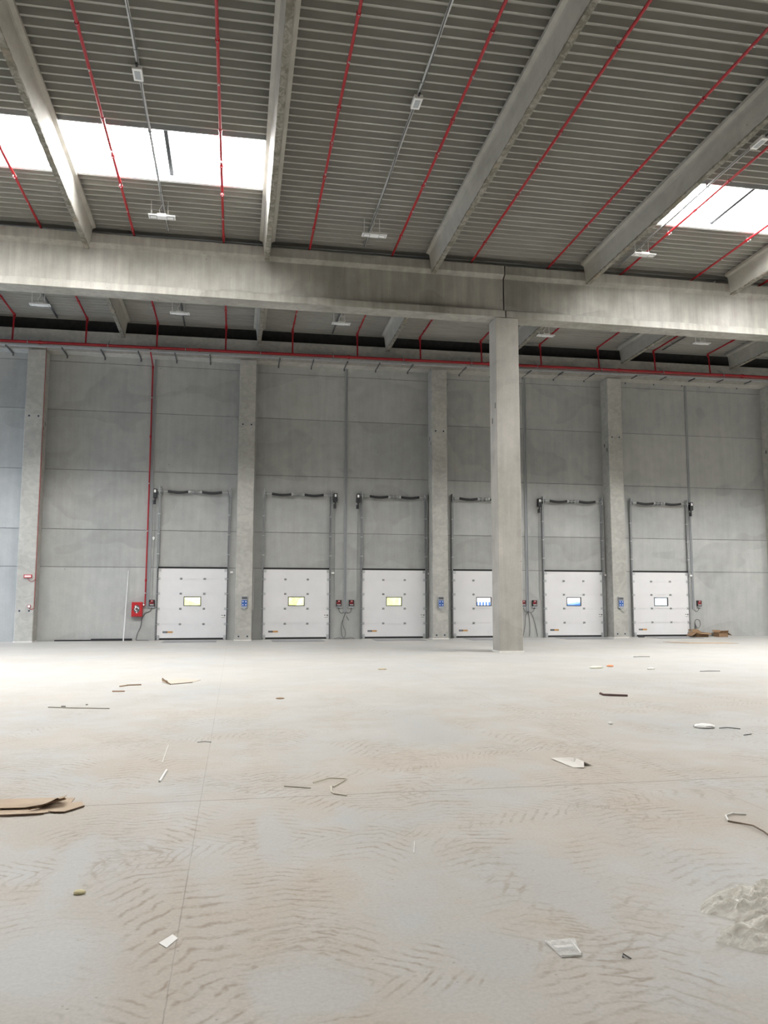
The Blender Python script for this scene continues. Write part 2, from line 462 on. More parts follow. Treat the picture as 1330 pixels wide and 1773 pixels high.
# ------------------------------------------------------------------ free-standing column
PX0, PX1 = 8.158, 8.940
t = thing('concrete_pillar', 'free-standing square precast pillar carrying the big girder', 'column', ((PX0+PX1)/2, 24.54, 0))
m = MB(); m.prism([(PX0+.02,GF),(PX1-.02,GF),(PX1,GF+.02),(PX1,24.86),(PX1-.02,24.88),(PX0+.02,24.88),(PX0,24.86),(PX0,GF+.02)], 'z', 0.04, 10.80)
obj('shaft', m, M['pillar'], t)
m = MB(); m.box(PX0-0.015, PX1+0.015, GF-0.02, 24.90, 0.0, 0.045); obj('foam_edging', m, M['plinth'], t)
m = MB()
for yy, zz_ in ((24.33, 7.9), (24.62, 7.45)): m.box(PX0-0.004, PX0+0.01, yy-0.03, yy+0.03, zz_-0.10, zz_+0.08)
obj('side_pocket', m, M['black'], t)

# ------------------------------------------------------------------ girder
gp = [(0.0,10.82),(0.02,11.05),(0.055,11.075),(0.20,11.12),(0.20,12.19),(0.05,12.30),(0.05,12.60),
      (0.60,12.60),(0.60,12.30),(0.45,12.19),(0.45,11.12),(0.595,11.075),(0.63,11.05),(0.65,10.82)]
gp = [(GF+a, z) for a, z in gp]
JX = 8.52
for lab, a, b in (('long concrete girder running left from the gap above the pillar', -26.0, JX-0.018),
                  ('long concrete girder running right from the gap above the pillar', JX+0.018, 36.0)):
    m = MB(); m.prism(gp, 'x', max(a, -15.79), min(b, 32.99), n=40)
    # vertical gap staggers with the profile
    o = tag(obj('main_girder', m, M['girder'], origin=((a+b)/2, GF+0.3, 10.82), bevel=0.012), lab, 'girder', 'main girders across the hall')
# ------------------------------------------------------------------ eaves beam
m = MB(); m.prism([(32.30,11.36),(32.30,12.20),(D-0.002,12.20),(D-0.002,11.36)], 'x', -15.79, 32.99, n=30)
m.map(lambda x,y,z: (x,y,z+tilt(x)))
tag(obj('eaves_beam', m, M['column'], origin=(6,32.6,11.36)), 'concrete eaves beam lying on the wall columns behind the red main pipe', 'beam')

# ------------------------------------------------------------------ roof beams
def beam_profile(cx, y):
    z = 12.03+roof(y)+tilt(cx)
    return [(cx-0.062,z),(cx-0.13,z+0.56),(cx-0.15,z+0.62),(cx-0.24,z+0.665),(cx-0.24,z+0.752),(cx+0.24,z+0.752),(cx+0.24,z+0.665),(cx+0.15,z+0.62),(cx+0.13,z+0.56),(cx+0.062,z)]
def beam(cx, y0, y1, label, group):
    n = max(2, int((y1-y0)/0.25)); rnd = random.Random(int(cx*100)+int(y0))
    m = MB(); vs = []; fs = []; k = 10
    for j in range(n+1):
        y = y0+(y1-y0)*j/n
        for (px, pz) in beam_profile(cx, y): vs.append((px, y, pz))
    for j in range(n):
        for i in range(k):
            i2 = (i+1) % k; fs.append((j*k+i, j*k+i2, (j+1)*k+i2, (j+1)*k+i))
    fs.append(tuple(range(k))[::-1]); fs.append(tuple(n*k+i for i in range(k)))
    m.add(vs, fs)
    t = thing('roof_beam', label, 'beam', (cx, (y0+y1)/2, 12.03+roof((y0+y1)/2)+tilt(cx)), group)
    obj('beam_body', m, M['beam'], t)
    # ragged lower edge where the casting grout has run
    m = MB(); vs = []; fs = []; n2 = int((y1-y0)/0.12)
    for j in range(n2+1):
        y = y0+(y1-y0)*j/n2; z = 12.03+roof(y)+tilt(cx)
        e = [rnd.uniform(0.0, 0.014) for _ in range(4)]; hh = rnd.uniform(0.0, 0.03)
        vs += [(cx-0.068-e[0], y, z+0.02+hh), (cx-0.062-e[1], y, z-0.008), (cx+0.062+e[2], y, z-0.008), (cx+0.068+e[3], y, z+0.02+rnd.uniform(0,0.03))]
    for j in range(n2):
        for i in range(4):
            i2 = (i+1) % 4; fs.append((j*4+i, j*4+i2, j*4+4+i2, j*4+4+i))
    fs.append((0,1,2,3)); fs.append(tuple(n2*4+i for i in range(4)))
    m.add(vs, fs); obj('lower_edge', m, M['edge'], t)
near_lab = ['roof beam before the girder, far beyond the left frame edge',
            'roof beam crossing in front of the left rooflights, brightly lit side',
            'roof beam before the girder at the right end of the mullioned rooflight',
            'roof beam before the girder landing just left of the girder gap',
            'roof beam before the girder at the left end of the right-hand rooflight',
            'roof beam before the girder cut by the right frame edge',
            'roof beam before the girder beyond the right frame edge']
far_lab = ['roof beam behind the girder beyond the left frame edge',
           'roof beam behind the girder over the hose cabinet bay',
           'roof beam behind the girder above the second dock door, seen from below',
           'roof beam behind the girder landing above the third dock door',
           'roof beam behind the girder starting right behind the pillar top',
           'roof beam behind the girder landing above the column by the rightmost door',
           'roof beam behind the girder landing near the right frame edge']
for i, cx in enumerate(BEAM_X):
    beam(cx, 1.0, GF+0.049, near_lab[i], 'roof beams before the girder')
    beam(cx, GF+0.601, 32.299, far_lab[i], 'roof beams behind the girder')

# ------------------------------------------------------------------ roof deck
PIT = 0.2883; RH = 0.145
def skylight_bay(a): return a < 0.7 or a > 11.4
dk = MB()
def rib_points(y): return [(y, 0), (y+0.055, 0), (y+0.085, RH), (y+PIT-0.03, RH)]
def deck_strip(x0, x1, y0, y1):
    k = int(round((y1-y0)/PIT)); pr = []
    for j in range(k): pr += rib_points(y0+j*PIT)
    pr.append((y0+k*PIT, 0))
    vs = []; 
    for x in (x0, x1):
        for (y, h) in pr: vs.append((x, y, DECK0+roof(y)+tilt(x)+h+0.002))
    n = len(pr)
    dk.add(vs, [(i, i+1, n+i+1, n+i) for i in range(n-1)])
y_a = SKY_Y[0]-PIT*120; y_c = SKY_Y[0]+PIT*8   # skylight spans eight ribs
SY1 = y_c
far_n = int((D+0.05-y_c)/PIT)
XL, XR = -15.8, 33.0
FILL_ROW = (SKY_Y[0]-PIT*48, SKY_Y[0]-PIT*40)
deck_strip(XL, XR, y_a, FILL_ROW[0]); deck_strip(XL, XR, FILL_ROW[1], SKY_Y[0])
deck_strip(XL, XR, y_c, y_c+far_n*PIT+0.0)
deck_strip(0.75, 11.45, SKY_Y[0], y_c)
ceil = struct(obj('ceiling', dk, M['deck'], origin=(6, 16, 12.9)))
tp = MB(); 
def slab(x0, x1, y0, y1):
    n = len(tp.v)
    tp.add([(x,y,DECK0+roof(y)+tilt(x)+RH+0.02+h) for h in (0,0.12) for (x,y) in ((x0,y0),(x1,y0),(x1,y1),(x0,y1))],
           [(0,3,2,1),(4,5,6,7),(0,1,5,4),(1,2,6,5),(2,3,7,6),(3,0,4,7)])
slab(XL, XR, y_a, FILL_ROW[0]-0.05); slab(XL, XR, FILL_ROW[1]+0.07, SKY_Y[0]-0.05); slab(XL, XR, SY1+0.07, D+0.3); slab(0.75, 11.45, SKY_Y[0], SY1+0.07)
obj('roof_membrane', tp, M['dark'], ceil)

# rooflights: one window per bay
edges = [XL]+BEAM_X+[XR]
wi = 0
def rooflight(a, b, Y0, Y1, mat, label):
    global wi
    wi += 1; mid = (a+b)/2
    x0, x1 = a+0.245, b-0.245
    zf = lambda x, y: DECK0+roof(y)+tilt(x)
    r = srt('window_%d' % wi, (mid, (Y0+Y1)/2, zf(mid, (Y0+Y1)/2)))
    r['label'] = label
    m = MB(); H = 0.36; w = 0.04
    for (ax0, ax1, ay0, ay1) in ((x0-0.2, x1+0.2, Y0-w, Y0), (x0-0.2, x1+0.2, Y1, Y1+w), (a, x0+0.01, Y0, Y1), (x1-0.01, b, Y0, Y1)):
        m.box(ax0, ax1, ay0, ay1, -0.005, H)
    m.map(lambda x,y,z: (x,y,z+zf(x,y)))
    obj('kerb', m, M['kerb'], r)
    m = MB(); m.box(x0-0.2, x1+0.2, Y1-0.035, Y1+0.06, -0.035, -0.006); m.map(lambda x,y,z: (x,y,z+zf(x,y))); obj('edge_flashing', m, M['paper'], r)
    m = MB(); m.box(mid-0.05, mid+0.05, Y0, Y1, H-0.22, H-0.02)
    m.map(lambda x,y,z: (x,y,z+zf(x,y))); obj('mullion', m, M['mullion'], r)
    m = MB(); m.box(a, b, Y0-w, Y1+w, H, H+0.03)
    m.map(lambda x,y,z: (x,y,z+zf(x,y))); obj('pane', m, mat, r)
for a, b in zip(edges[:-1], edges[1:]):
    if skylight_bay(a): rooflight(a, b, SKY_Y[0], SY1, M['skylight'], 'flat opal rooflight filling the roof bay')
for a, b in zip(edges[:-1], edges[1:]):  # unseen second row, added to brighten the near floor
    rooflight(a, b, FILL_ROW[0], FILL_ROW[1], M['fill_glow'], 'unseen rooflight of the row added to light the near floor')

# enclosing walls of the hall
m = MB(); m.box(XL-0.2, XL, y_a, D, 0, 14.0); struct(obj('wall_left', m, M['wall'], origin=(XL, 5, 0)))
m = MB(); m.box(XR, XR+0.2, y_a, D, 0, 14.0); struct(obj('wall_right', m, M['wall'], origin=(XR, 5, 0)))
m = MB(); m.box(XL, XR, y_a-0.2, y_a, 0, 14.0); struct(obj('wall_front', m, M['wall'], origin=(6, y_a, 0)))

# ------------------------------------------------------------------ sprinkler branch pipes
bay_txt = {-1:'far-left roof bay', 0:'roof bay with the mullioned rooflight', 1:'middle roof bay left of the pillar',
           2:'roof bay over the pillar', 3:'roof bay of the right-hand rooflight', 4:'roof bay at the right frame edge', 5:'last roof bay on the right'}
PIPE0 = -0.585; PP = 2.675
def zpipe(x, y): return 12.60+roof(y)+tilt(x)
MAIN_Y = 31.86
def main_z(x): return 11.515+0.009*(x)+0.0
for k in range(-3, 9):
    X = PIPE0+PP*k
    b = sum(1 for q in BEAM_X if q < X)-2
    left = (X-BEAM_X[b+1]) < 2.5 if b+1 < len(BEAM_X) else True
    lab = 'red sprinkler pipe, %s of the pair in the %s' % ('left' if left else 'right', bay_txt.get(b, 'roof bay'))
    if k == 8: lab = 'red sprinkler pipe farthest right, dropping beside the right edge'
    t = thing('sprinkler_pipe', lab, 'pipe', (X, 20, zpipe(X, 20)), 'red sprinkler branch pipes')
    ye = MAIN_Y+0.12
    m = MB(); m.tube([(X, 4.0, zpipe(X,4)), (X, ye, zpipe(X,ye))], 0.036, 10); obj('pipe_run', m, M['red'], t, smooth=True)
    m = MB(); m.tube([(X, ye, zpipe(X,ye)), (X, ye-0.02, zpipe(X,ye)-0.08), (X, ye-0.06, 12.2+tilt(X)), (X, MAIN_Y, main_z(X)+0.05)], 0.034, 10)
    obj('riser', m, M['red'], t, smooth=True)
    m = MB(); m.tube([(X, ye-0.13, zpipe(X,ye-.13)), (X, ye+0.01, zpipe(X,ye)+0.01), (X, ye, zpipe(X,ye)-0.14)], 0.052, 10); obj('elbow', m, M['red'], t, smooth=True)
    ys = [11.2, 14.1, 17.05, 18.5, 20.05, 23.0, 26.2, 28.7, 31.2] if 2 <= k+1 <= 4 else [12.2, 15.31, 18.38, 19.98, 21.45, 24.0, 26.9, 30.2]
    for y in ys:
        m = MB(); m.tube([(X, y-0.05, zpipe(X,y)), (X, y+0.05, zpipe(X,y))], 0.050, 10); c = obj('coupling', m, M['red'], t, smooth=True)
        m = MB(); m.tube([(X, y+0.02, zpipe(X,y)+0.03), (X, y+0.02, zpipe(X,y)+0.19)], 0.006, 6)
        m.box(X-0.012, X+0.012, y-0.05, y-0.03, zpipe(X,y)-0.06, zpipe(X,y)+0.06)
        obj('hanger', m, M['galv'], c)
    for y in [q+1.3 for q in ys[:-1] if not 23.9 < q+1.3 < 24.9]:
        m = MB(); m.tube([(X+0.0, y, zpipe(X,y)), (X+0.0, y, zpipe(X,y)-0.065)], 0.012, 6); m.tube([(X,y,zpipe(X,y)-0.065),(X,y,zpipe(X,y)-0.072)], 0.022, 8)
        obj('sprinkler_head', m, M['galv'], t)

# main pipe
t = thing('main_sprinkler_pipe', 'thick red sprinkler main running along the top of the dock wall', 'pipe', (6, MAIN_Y, main_z(6)))
m = MB(); m.tube([(x, MAIN_Y, main_z(x)) for x in (-15.7, -5, 6, 17, 32.9)], 0.058, 12); obj('pipe_run', m, M['red'], t, smooth=True)
x = -13.6
while x < 27:
    m = MB(); m.tube([(x-0.05, MAIN_Y, main_z(x)), (x+0.05, MAIN_Y, main_z(x))], 0.078, 12); obj('coupling', m, M['red'], t, smooth=True)
    x += 6.0
x = -11.0
while x < 26:
    m = MB(); m.box(x-0.015, x+0.015, MAIN_Y-0.075, MAIN_Y-0.065, main_z(x)-0.12, main_z(x)+0.03)
    m.box(x-0.01, x+0.01, MAIN_Y-0.07, 32.31, main_z(x)-0.075, main_z(x)-0.06)
    m.tube([(x, MAIN_Y-0.05, main_z(x)), (x, 32.3, main_z(x)+0.35)], 0.012, 6)
    obj('wall_bracket', m, M['galvd'], t); x += 2.95
m = MB(); m.tube([(x, 32.08, 11.44+0.011*x) for x in (-15.7, -5, 6, 17, 32.9)], 0.018, 8)
tag(obj('alarm_conduit', m, M['red'], origin=(6,32.08,11.5)), 'thin red conduit running just under the red main pipe', 'conduit')

# cable tray with cantilever arms
t = thing('wall_cable_tray', 'long galvanised cable tray under the red main pipe along the wall', 'cable tray', (6, 31.95, 11.3))
def tray_z(x): return 11.355+0.0075*x-0.02
m = MB(); m.box(-15.7, 32.9, 31.80, 31.96, 0, 0.008); m.box(-15.7, 32.9, 31.79, 31.80, 0, 0.06); m.box(-15.7, 32.9, 31.96, 31.97, 0, 0.06)
m.map(lambda x,y,z: (x,y,z+tray_z(x))); obj('tray_channel', m, M['galv'], t)
m = MB()
for q in range(4): m.tube([(x, 31.83+0.03*q, tray_z(x)+0.035+0.01*(q%2)) for x in (-15.7, 6, 28)], 0.013, 6)
obj('cable_bundle', m, M['cable'], t)
arm_x = [-11.6, -10.2, -8.82, -6.79, -5.35, -3.95, -2.55, -1.2, 1.58, 2.95, 4.35, 5.7, 7.1, 9.4, 10.8, 12.3, 13.75, 15.2, 17.2, 18.6, 20.0, 21.4, 22.8, 25.6, 27.0]
for x in arm_x:
    m = MB(); m.box(x-0.022, x+0.022, 31.80, D-0.004, tray_z(x)-0.045, tray_z(x)-0.002)
    m.box(x-0.03, x+0.03, D-0.012, D-0.002, tray_z(x)-0.12, tray_z(x)+0.0); obj('cantilever_arm', m, M['cable'], t)

# ------------------------------------------------------------------ conduits along the deck, with junction boxes and lamps
def deck_conduit(X, y0, y1, label):
    mt = M['galv'] if y1 < 25 else M['cable']
    z = lambda y: 12.70+roof(y)+tilt(X)+0.012
    t = thing('ceiling_conduit', label, 'conduit', (X, (y0+y1)/2, z((y0+y1)/2)), 'conduits under the roof deck')
    m = MB(); m.box(X-0.03, X+0.03, y0, y1, -0.018, 0.018); m.map(lambda x,y,zz: (x,y,zz+z(y))); obj('tray_rail', m, mt, t)
    m = MB(); m.tube([(X+0.02*math.sin(y*1.3), y, z(y)-0.024) for y in [y0+(y1-y0)*i/30 for i in range(31)]], 0.011, 6); obj('cable', m, M['cable'], t)
    y = y0+0.4
    while y < y1:
        m = MB(); m.box(X-0.045, X+0.045, y-0.012, y+0.012, z(y)-0.03, z(y)+0.075); obj('bracket', m, M['galvd'], t); y += 2.9
deck_conduit(-2.26, 4, 24.1, 'galvanised conduit crossing under the mullioned rooflight')
deck_conduit(3.80, 4, 24.1, 'galvanised conduit in the roof bay without rooflight, before the girder')
deck_conduit(12.50, 4, 24.1, 'galvanised conduit hugging the beam left of the right-hand rooflight')
deck_conduit(-7.13, 25.1, 32.4, 'dark conduit behind the girder in the far-left bay')
deck_conduit(-2.25, 25.1, 32.6, 'dark conduit behind the girder passing the lamp above the leftmost door')
deck_conduit(3.78, 25.1, 32.4, 'dark conduit behind the girder above the third dock door')
deck_conduit(18.66, 25.1, 32.1, 'dark conduit behind the girder above the rightmost dock door')
def junction(X, y, label, w=0.20, l=0.42):
    z = 12.70+roof(y)+tilt(X)
    t = thing('junction_box', label, 'junction box', (X, y, z), 'junction boxes under the deck')
    m = MB(); m.box(X-w/2, X+w/2, y-l/2, y+l/2, z-0.115, z-0.02); obj('housing', m, M['white'], t, bevel=0.008)
    m = MB(); m.box(X-w*0.3, X+w*0.3, y-l*0.32, y+l*0.32, z-0.122, z-0.114); obj('clear_cover', m, M['grey'], t)
    m = MB(); m.tube([(X, y-l/2, z-0.05), (X, y-l/2-0.09, z-0.05)], 0.025, 8); m.tube([(X-0.05, y+l/2, z-0.05), (X-0.05, y+l/2+0.06, z-0.05)], 0.02, 8); obj('cable_gland', m, M['black'], t)
junction(-2.28, 16.66, 'white junction box above the mullioned rooflight conduit')
junction(3.80, 16.58, 'white junction box in the roof bay without rooflight')
junction(12.48, 16.65, 'white junction box at the right frame edge by the beam', 0.19, 0.5)

def lamp(cx, y, z, label, w=0.74, group='hanging twin lamps'):
    t = thing('hanging_lamp', label, 'lamp', (cx, y, z), group)
    top = DECK0+roof(y)+tilt(cx)
    m = MB(); m.box(cx-w/2, cx+w/2, y-0.12, y+0.12, z, z+0.035); m.box(cx-0.13, cx+0.13, y-0.11, y+0.11, z-0.012, z+0.075); obj('housing', m, M['white'], t, bevel=0.006)
    for s in (-1, 1):
        xx = cx+s*(w/2-0.14)
        m = MB(); m.box(xx-0.105, xx+0.105, y-0.085, y+0.085, z-0.006, z+0.001); p = obj('module_frame', m, M['grey'], t)
        m = MB(); m.box(xx-0.08, xx+0.08, y-0.06, y+0.06, z-0.010, z-0.004); obj('diffuser', m, M['paper'], p)
        m = MB(); m.tube([(xx-0.07, y, z+0.03), (xx-0.07, y, top+0.02)], 0.008, 6); m.tube([(xx-0.03, y+0.03, z+0.03), (xx-0.07, y, z+0.28)], 0.004, 5); obj('suspension_wire', m, M['white'], t)
    m = MB(); m.tube(smooth_path([(cx-0.03, y, z+0.07), (cx-0.08, y, z+0.22), (cx, y-0.02, z+0.36), (cx-0.02, y, top)]), 0.008, 6); obj('supply_cable', m, M['white'], t)
    return t
lamp(-2.27, 22.45, 12.40, 'white twin lamp hanging under the left rooflight, before the girder')
lamp(3.84, 22.45, 12.39, 'white twin lamp hanging low near the girder in the bay without rooflight')
lamp(12.55, 22.5, 12.53, 'white twin lamp hanging below the right-hand rooflight')
far = [(-7.03, 11.98, 'twin lamp behind the girder nearest the left frame edge'), (-2.21, 12.0, 'twin lamp behind the girder above the leftmost dock door'),
       (3.73, 12.0, 'twin lamp behind the girder above the third dock door'), (11.93, 12.05, 'twin lamp behind the girder just right of the pillar'),
       (18.75, 12.15, 'twin lamp behind the girder above the rightmost dock door')]
for cx, z, lab in far: lamp(cx, 29.2, z, lab, 0.70)

# ------------------------------------------------------------------ dock doors
SEAM = [0.085, 0.63, 1.235, 1.83, 2.42, 2.83]
FY = D-0.055    # face of the leaf
def dock_door(i, cx, motor):
    r = srt('door_%d' % (i+1), (cx, D-0.03, 0))
    r['label'] = ['white sectional dock door beside the red hose cabinet','white sectional dock door right of the leftmost one','white sectional dock door left of the column before the pillar',
                  'white sectional dock door half hidden by the pillar','white sectional dock door right of the pillar','white sectional dock door beside the cardboard boxes'][i]
    x0, x1 = cx-DW, cx+DW
    wx0, wx1, wz0, wz1 = cx-0.315, cx+0.315, 1.365, 1.70
    for k in range(5):
        z0, z1 = SEAM[k]+0.006, SEAM[k+1]-0.006
        m = MB()
        if k == 2:
            for (a, b, c, d) in ((x0, wx0, z0, z1), (wx1, x1, z0, z1), (wx0, wx1, z0, wz0), (wx0, wx1, wz1, z1)): m.box(a, b, FY, FY+0.04, c, d)
        else: m.box(x0, x1, FY, FY+0.04, z0, z1)
        if k < 4: m.box(x0, x1, FY+0.012, FY+0.030, z1-0.002, z1+0.014)
        obj('leaf_section', m, M['door'], r)
    m = MB()
    for (a, b, c, d) in ((wx0-0.02, wx1+0.02, wz1-0.012, wz1+0.02), (wx0-0.02, wx1+0.02, wz0-0.02, wz0+0.006), (wx0-0.02, wx0+0.008, wz0, wz1), (wx1-0.008, wx1+0.02, wz0, wz1)):
        m.box(a, b, FY-0.012, FY+0.05, c, d)
    wf = obj('window_frame', m, M['black'], r)
    m = MB(); m.box(wx0, wx1, FY+0.015, FY+0.02, wz0, wz1); obj('pane', m, M['glass'], wf)
    # black brush/rubber seals
    m = MB(); m.box(x0-0.01, x1+0.01, FY-0.01, FY+0.05, 2.828, 2.895); obj('top_seal', m, M['seal'], r)
    m = MB(); m.box(x0, x1, FY-0.008, FY+0.05, 0.012, 0.088); obj('bottom_seal', m, M['seal'], r)
    m = MB(); m.box(x0-0.025, x0, FY-0.004, FY+0.05, 0.02, 2.84); m.box(x1, x1+0.025, FY-0.004, FY+0.05, 0.02, 2.84); obj('side_seal', m, M['seal'], r)
    # hinges
    for z in SEAM[1:5]:
        for hx in (cx-0.455, cx+0.455):
            m = MB(); m.box(hx-0.045, hx+0.045, FY-0.014, FY, z-0.04, z+0.04); m.tube([(hx-0.05,FY-0.014,z),(hx+0.05,FY-0.014,z)], 0.012, 6); obj('hinge', m, M['galvd'], r)
        for s, hx in ((-1, x0+0.05), (1, x1-0.05)):
            m = MB(); m.box(hx-0.045, hx+0.045, FY-0.016, FY, z-0.05, z+0.05); m.tube([(hx,FY-0.03,z),(hx+s*0.12,FY-0.03,z)], 0.012, 6); m.tube([(hx+s*0.08,FY-0.03,z),(hx+s*0.11,FY-0.03,z)], 0.028, 8); obj('roller_hinge', m, M['galv'], r)
    for s, hx in ((-1, x0+0.06), (1, x1-0.06)):
        m = MB(); m.box(hx-0.055, hx+0.055, FY-0.03, FY, 2.70, 2.81); obj('top_bracket', m, M['galv'], r)
        m = MB(); m.box(hx-0.05, hx+0.05, FY-0.035, FY, 0.03, 0.20); m.box(hx+s*0.02-0.03, hx+s*0.02+0.03, FY-0.05, FY-0.03, 0.02, 0.12); obj('bottom_bracket', m, M['galv'], r)
    # vertical tracks to the spring shaft
    for s, hx in ((-1, x0-0.03), (1, x1+0.03)):
        m = MB(); m.box(hx-0.035, hx-0.027, FY-0.07, D, 0.0, 6.02); m.box(hx-0.035, hx+0.035, D-0.012, D-0.002, 0.0, 6.02); m.box(hx+s*0.012-0.004, hx+s*0.012+0.022, FY-0.075, FY-0.068, 0.0, 6.02)
        m.tube([(hx+0.028, FY-0.05, 2.9), (hx+0.028, FY-0.11, 5.85)], 0.012, 6)
        tr = obj('vertical_track', m, M['galvd'], r)
        for zz_ in (3.4, 4.2, 5.0):
            m = MB(); m.box(hx-0.05, hx+0.05, FY-0.08, D-0.002, zz_-0.02, zz_+0.02); obj('track_clip', m, M['galv'], tr)
        m = MB(); m.box(hx-0.012, hx+0.012, FY-0.16, D-0.002, 5.78, 6.10); m.box(hx-0.06, hx+0.06, D-0.014, D-0.002, 5.75, 6.04); obj('bearing_plate', m, M['galv'], r)
        m = MB(); m.tube([(hx-s*0.04, FY-0.1, 5.90), (hx-s*0.09, FY-0.1, 5.90)], 0.085, 14); obj('cable_drum', m, M['galvd'], r, smooth=True)
    m = MB(); m.tube([(x0-0.06-(0.16 if motor < 0 else 0), FY-0.1, 5.90), (x1+0.06+(0.16 if motor > 0 else 0), FY-0.1, 5.90)], 0.013, 8); obj('spring_shaft', m, M['galv'], r, smooth=True)
    for s in (-1, 1):
        a, b = cx+s*0.22, cx+s*1.06
        m = MB(); pts = [(a+(b-a)*j/10, FY-0.1, 5.905-0.045*math.sin(PI*j/10)) for j in range(11)]
        m.tube(pts, 0.052, 12); sp = obj('torsion_spring', m, M['black'], r, smooth=True)
        m = MB(); m.tube([(a-0.02*s, FY-0.1, 5.905), (a+0.05*s, FY-0.1, 5.905)], 0.062, 12); obj('spring_cone', m, M['galv'], sp, smooth=True)
    m = MB(); m.box(cx-0.10, cx-0.07, FY-0.13, D-0.002, 5.83, 5.96); m.box(cx+0.07, cx+0.10, FY-0.13, D-0.002, 5.83, 5.96); m.box(cx-0.12, cx+0.12, D-0.014, D-0.002, 5.83, 5.92)
    m.tube([(cx-0.04, FY-0.1, 5.9), (cx+0.04, FY-0.1, 5.9)], 0.03, 8); obj('centre_bracket', m, M['galvd'], r)
    # operator
    if motor:
        mx = cx+motor*(DW+0.21)
        m = MB(); m.box(mx-0.075, mx+0.075, FY-0.2, FY-0.02, 5.62, 5.98); op = obj('operator', m, M['black'], r, bevel=0.015)
        m = MB(); m.box(mx-0.04, mx+0.04, FY-0.206, FY-0.199, 5.83, 5.94); obj('white_cover', m, M['paper'], op)
        m = MB(); m.tube([(mx, FY-0.11, 5.62), (mx, FY-0.11, 5.5)], 0.03, 8); m.tube([(mx-0.02, FY-0.11, 5.52), (mx-0.02, FY-0.11, 5.36)], 0.055, 12); obj('motor', m, M['black'], op, smooth=True)
        m = MB(); pts = [(mx-0.02, FY-0.07, 5.36), (mx+0.01, FY+0.03, 4.5), (mx, FY+0.04, 3.0), (mx+0.0, FY+0.04, 1.62)]
        m.tube(smooth_path(pts), 0.009, 6); obj('hand_chain', m, M['galvd'], op)
    bx = x1+0.11 if motor >= 0 else x1+0.13
    m = MB(); m.box(bx-0.02, bx+0.09, FY-0.03, D-0.002, 2.66, 2.73); obj('limit_switch', m, M['paper'], r)
    # badge, warning label
    m = MB(); m.box(cx-1.11, cx-0.93, FY-0.004, FY, 0.285, 0.355); bd = obj('maker_badge', m, M['black'], r)
    m = MB(); m.box(cx-0.93, cx-0.72, FY-0.004, FY, 0.285, 0.355); obj('badge_end', m, M['brand2'], bd)
    m = MB()
    for q in range(5): m.box(cx-1.09+q*0.03, cx-1.072+q*0.03, FY-0.006, FY-0.003, 0.305, 0.335)
    obj('badge_letters', m, M['grey'], bd)
    m = MB(); m.box(cx+1.13, cx+1.31, FY-0.004, FY, 0.87, 1.0); wl = obj('warning_label', m, M['paper'], r)
    m = MB(); m.box(cx+1.14, cx+1.18, FY-0.006, FY-0.003, 0.955, 0.99); m.box(cx+1.19, cx+1.22, FY-0.006, FY-0.003, 0.955, 0.985); m.box(cx+1.24, cx+1.30, FY-0.006, FY-0.003, 0.94, 0.995); m.box(cx+1.14, cx+1.30, FY-0.006, FY-0.003, 0.88, 0.90)
    obj('label_print', m, M['cable'], wl)
motors = [-1, 1, -1, 0, -1, 1]
for i, cx in enumerate(DOORX): dock_door(i, cx, motors[i])

# dock leveller plates in the floor
lev = [(-1.67,'leftmost'), (2.45,'second'), (6.5,'third'), (10.39,'fourth'), (14.46,'fifth'), (18.57,'rightmost')]
for cx, nm in lev:
    m = MB(); m.box(cx-1.0, cx+1.0, 31.2, 32.5, 0.0, 0.012)
    t = thing('dock_leveller', 'grey steel leveller plate in the floor before the %s dock door' % nm, 'dock leveller', (cx, 31.85, 0), 'leveller plates before the doors')
    obj('platform', m, M['plate'], t)
    m = MB(); m.box(cx-1.0, cx+1.0, 32.5, 32.56, 0.0, 0.016); obj('lip', m, M['galvd'], t)

# ------------------------------------------------------------------ controls
def red_control(x, label):
    y = D-0.002
    t = thing('door_control_box', label, 'control box', (x, y, 1.46), 'red and black door control boxes')
    m = MB(); m.box(x-0.11, x+0.11, y-0.085, y, 1.33, 1.59); obj('housing', m, M['black'], t, bevel=0.01)
    m = MB(); m.box(x-0.045, x+0.055, y-0.093, y-0.084, 1.50, 1.575); m.box(x-0.09, x+0.09, y-0.093, y-0.084, 1.443, 1.462); m.box(x-0.09, x-0.02, y-0.093, y-0.084, 1.47, 1.485); obj('red_marking', m, M['redbox'], t)
    m = MB(); m.box(x-0.07, x+0.08, y-0.094, y-0.084, 1.37, 1.415); m.box(x-0.02, x+0.03, y-0.096, y-0.092, 1.52, 1.56); obj('display', m, M['cablel'], t)
    m = MB(); m.box(x-0.09, x+0.10, y-0.08, y, 1.28, 1.33); obj('gland_plate', m, M['grey'], t)
    return t
rc = [(-3.225,'red and black control box between the hose cabinet and leftmost dock door'), (4.187,'red and black control box beside the second dock door, left of the tray'),
      (4.714,'red and black control box beside the third dock door, right of the tray'), (12.16,'red and black control box peeking out beside the pillar'),
      (12.66,'red and black control box left of the door right of the pillar'), (20.42,'red and black control box above the cardboard boxes')]
for x, l in rc: red_control(x, l)
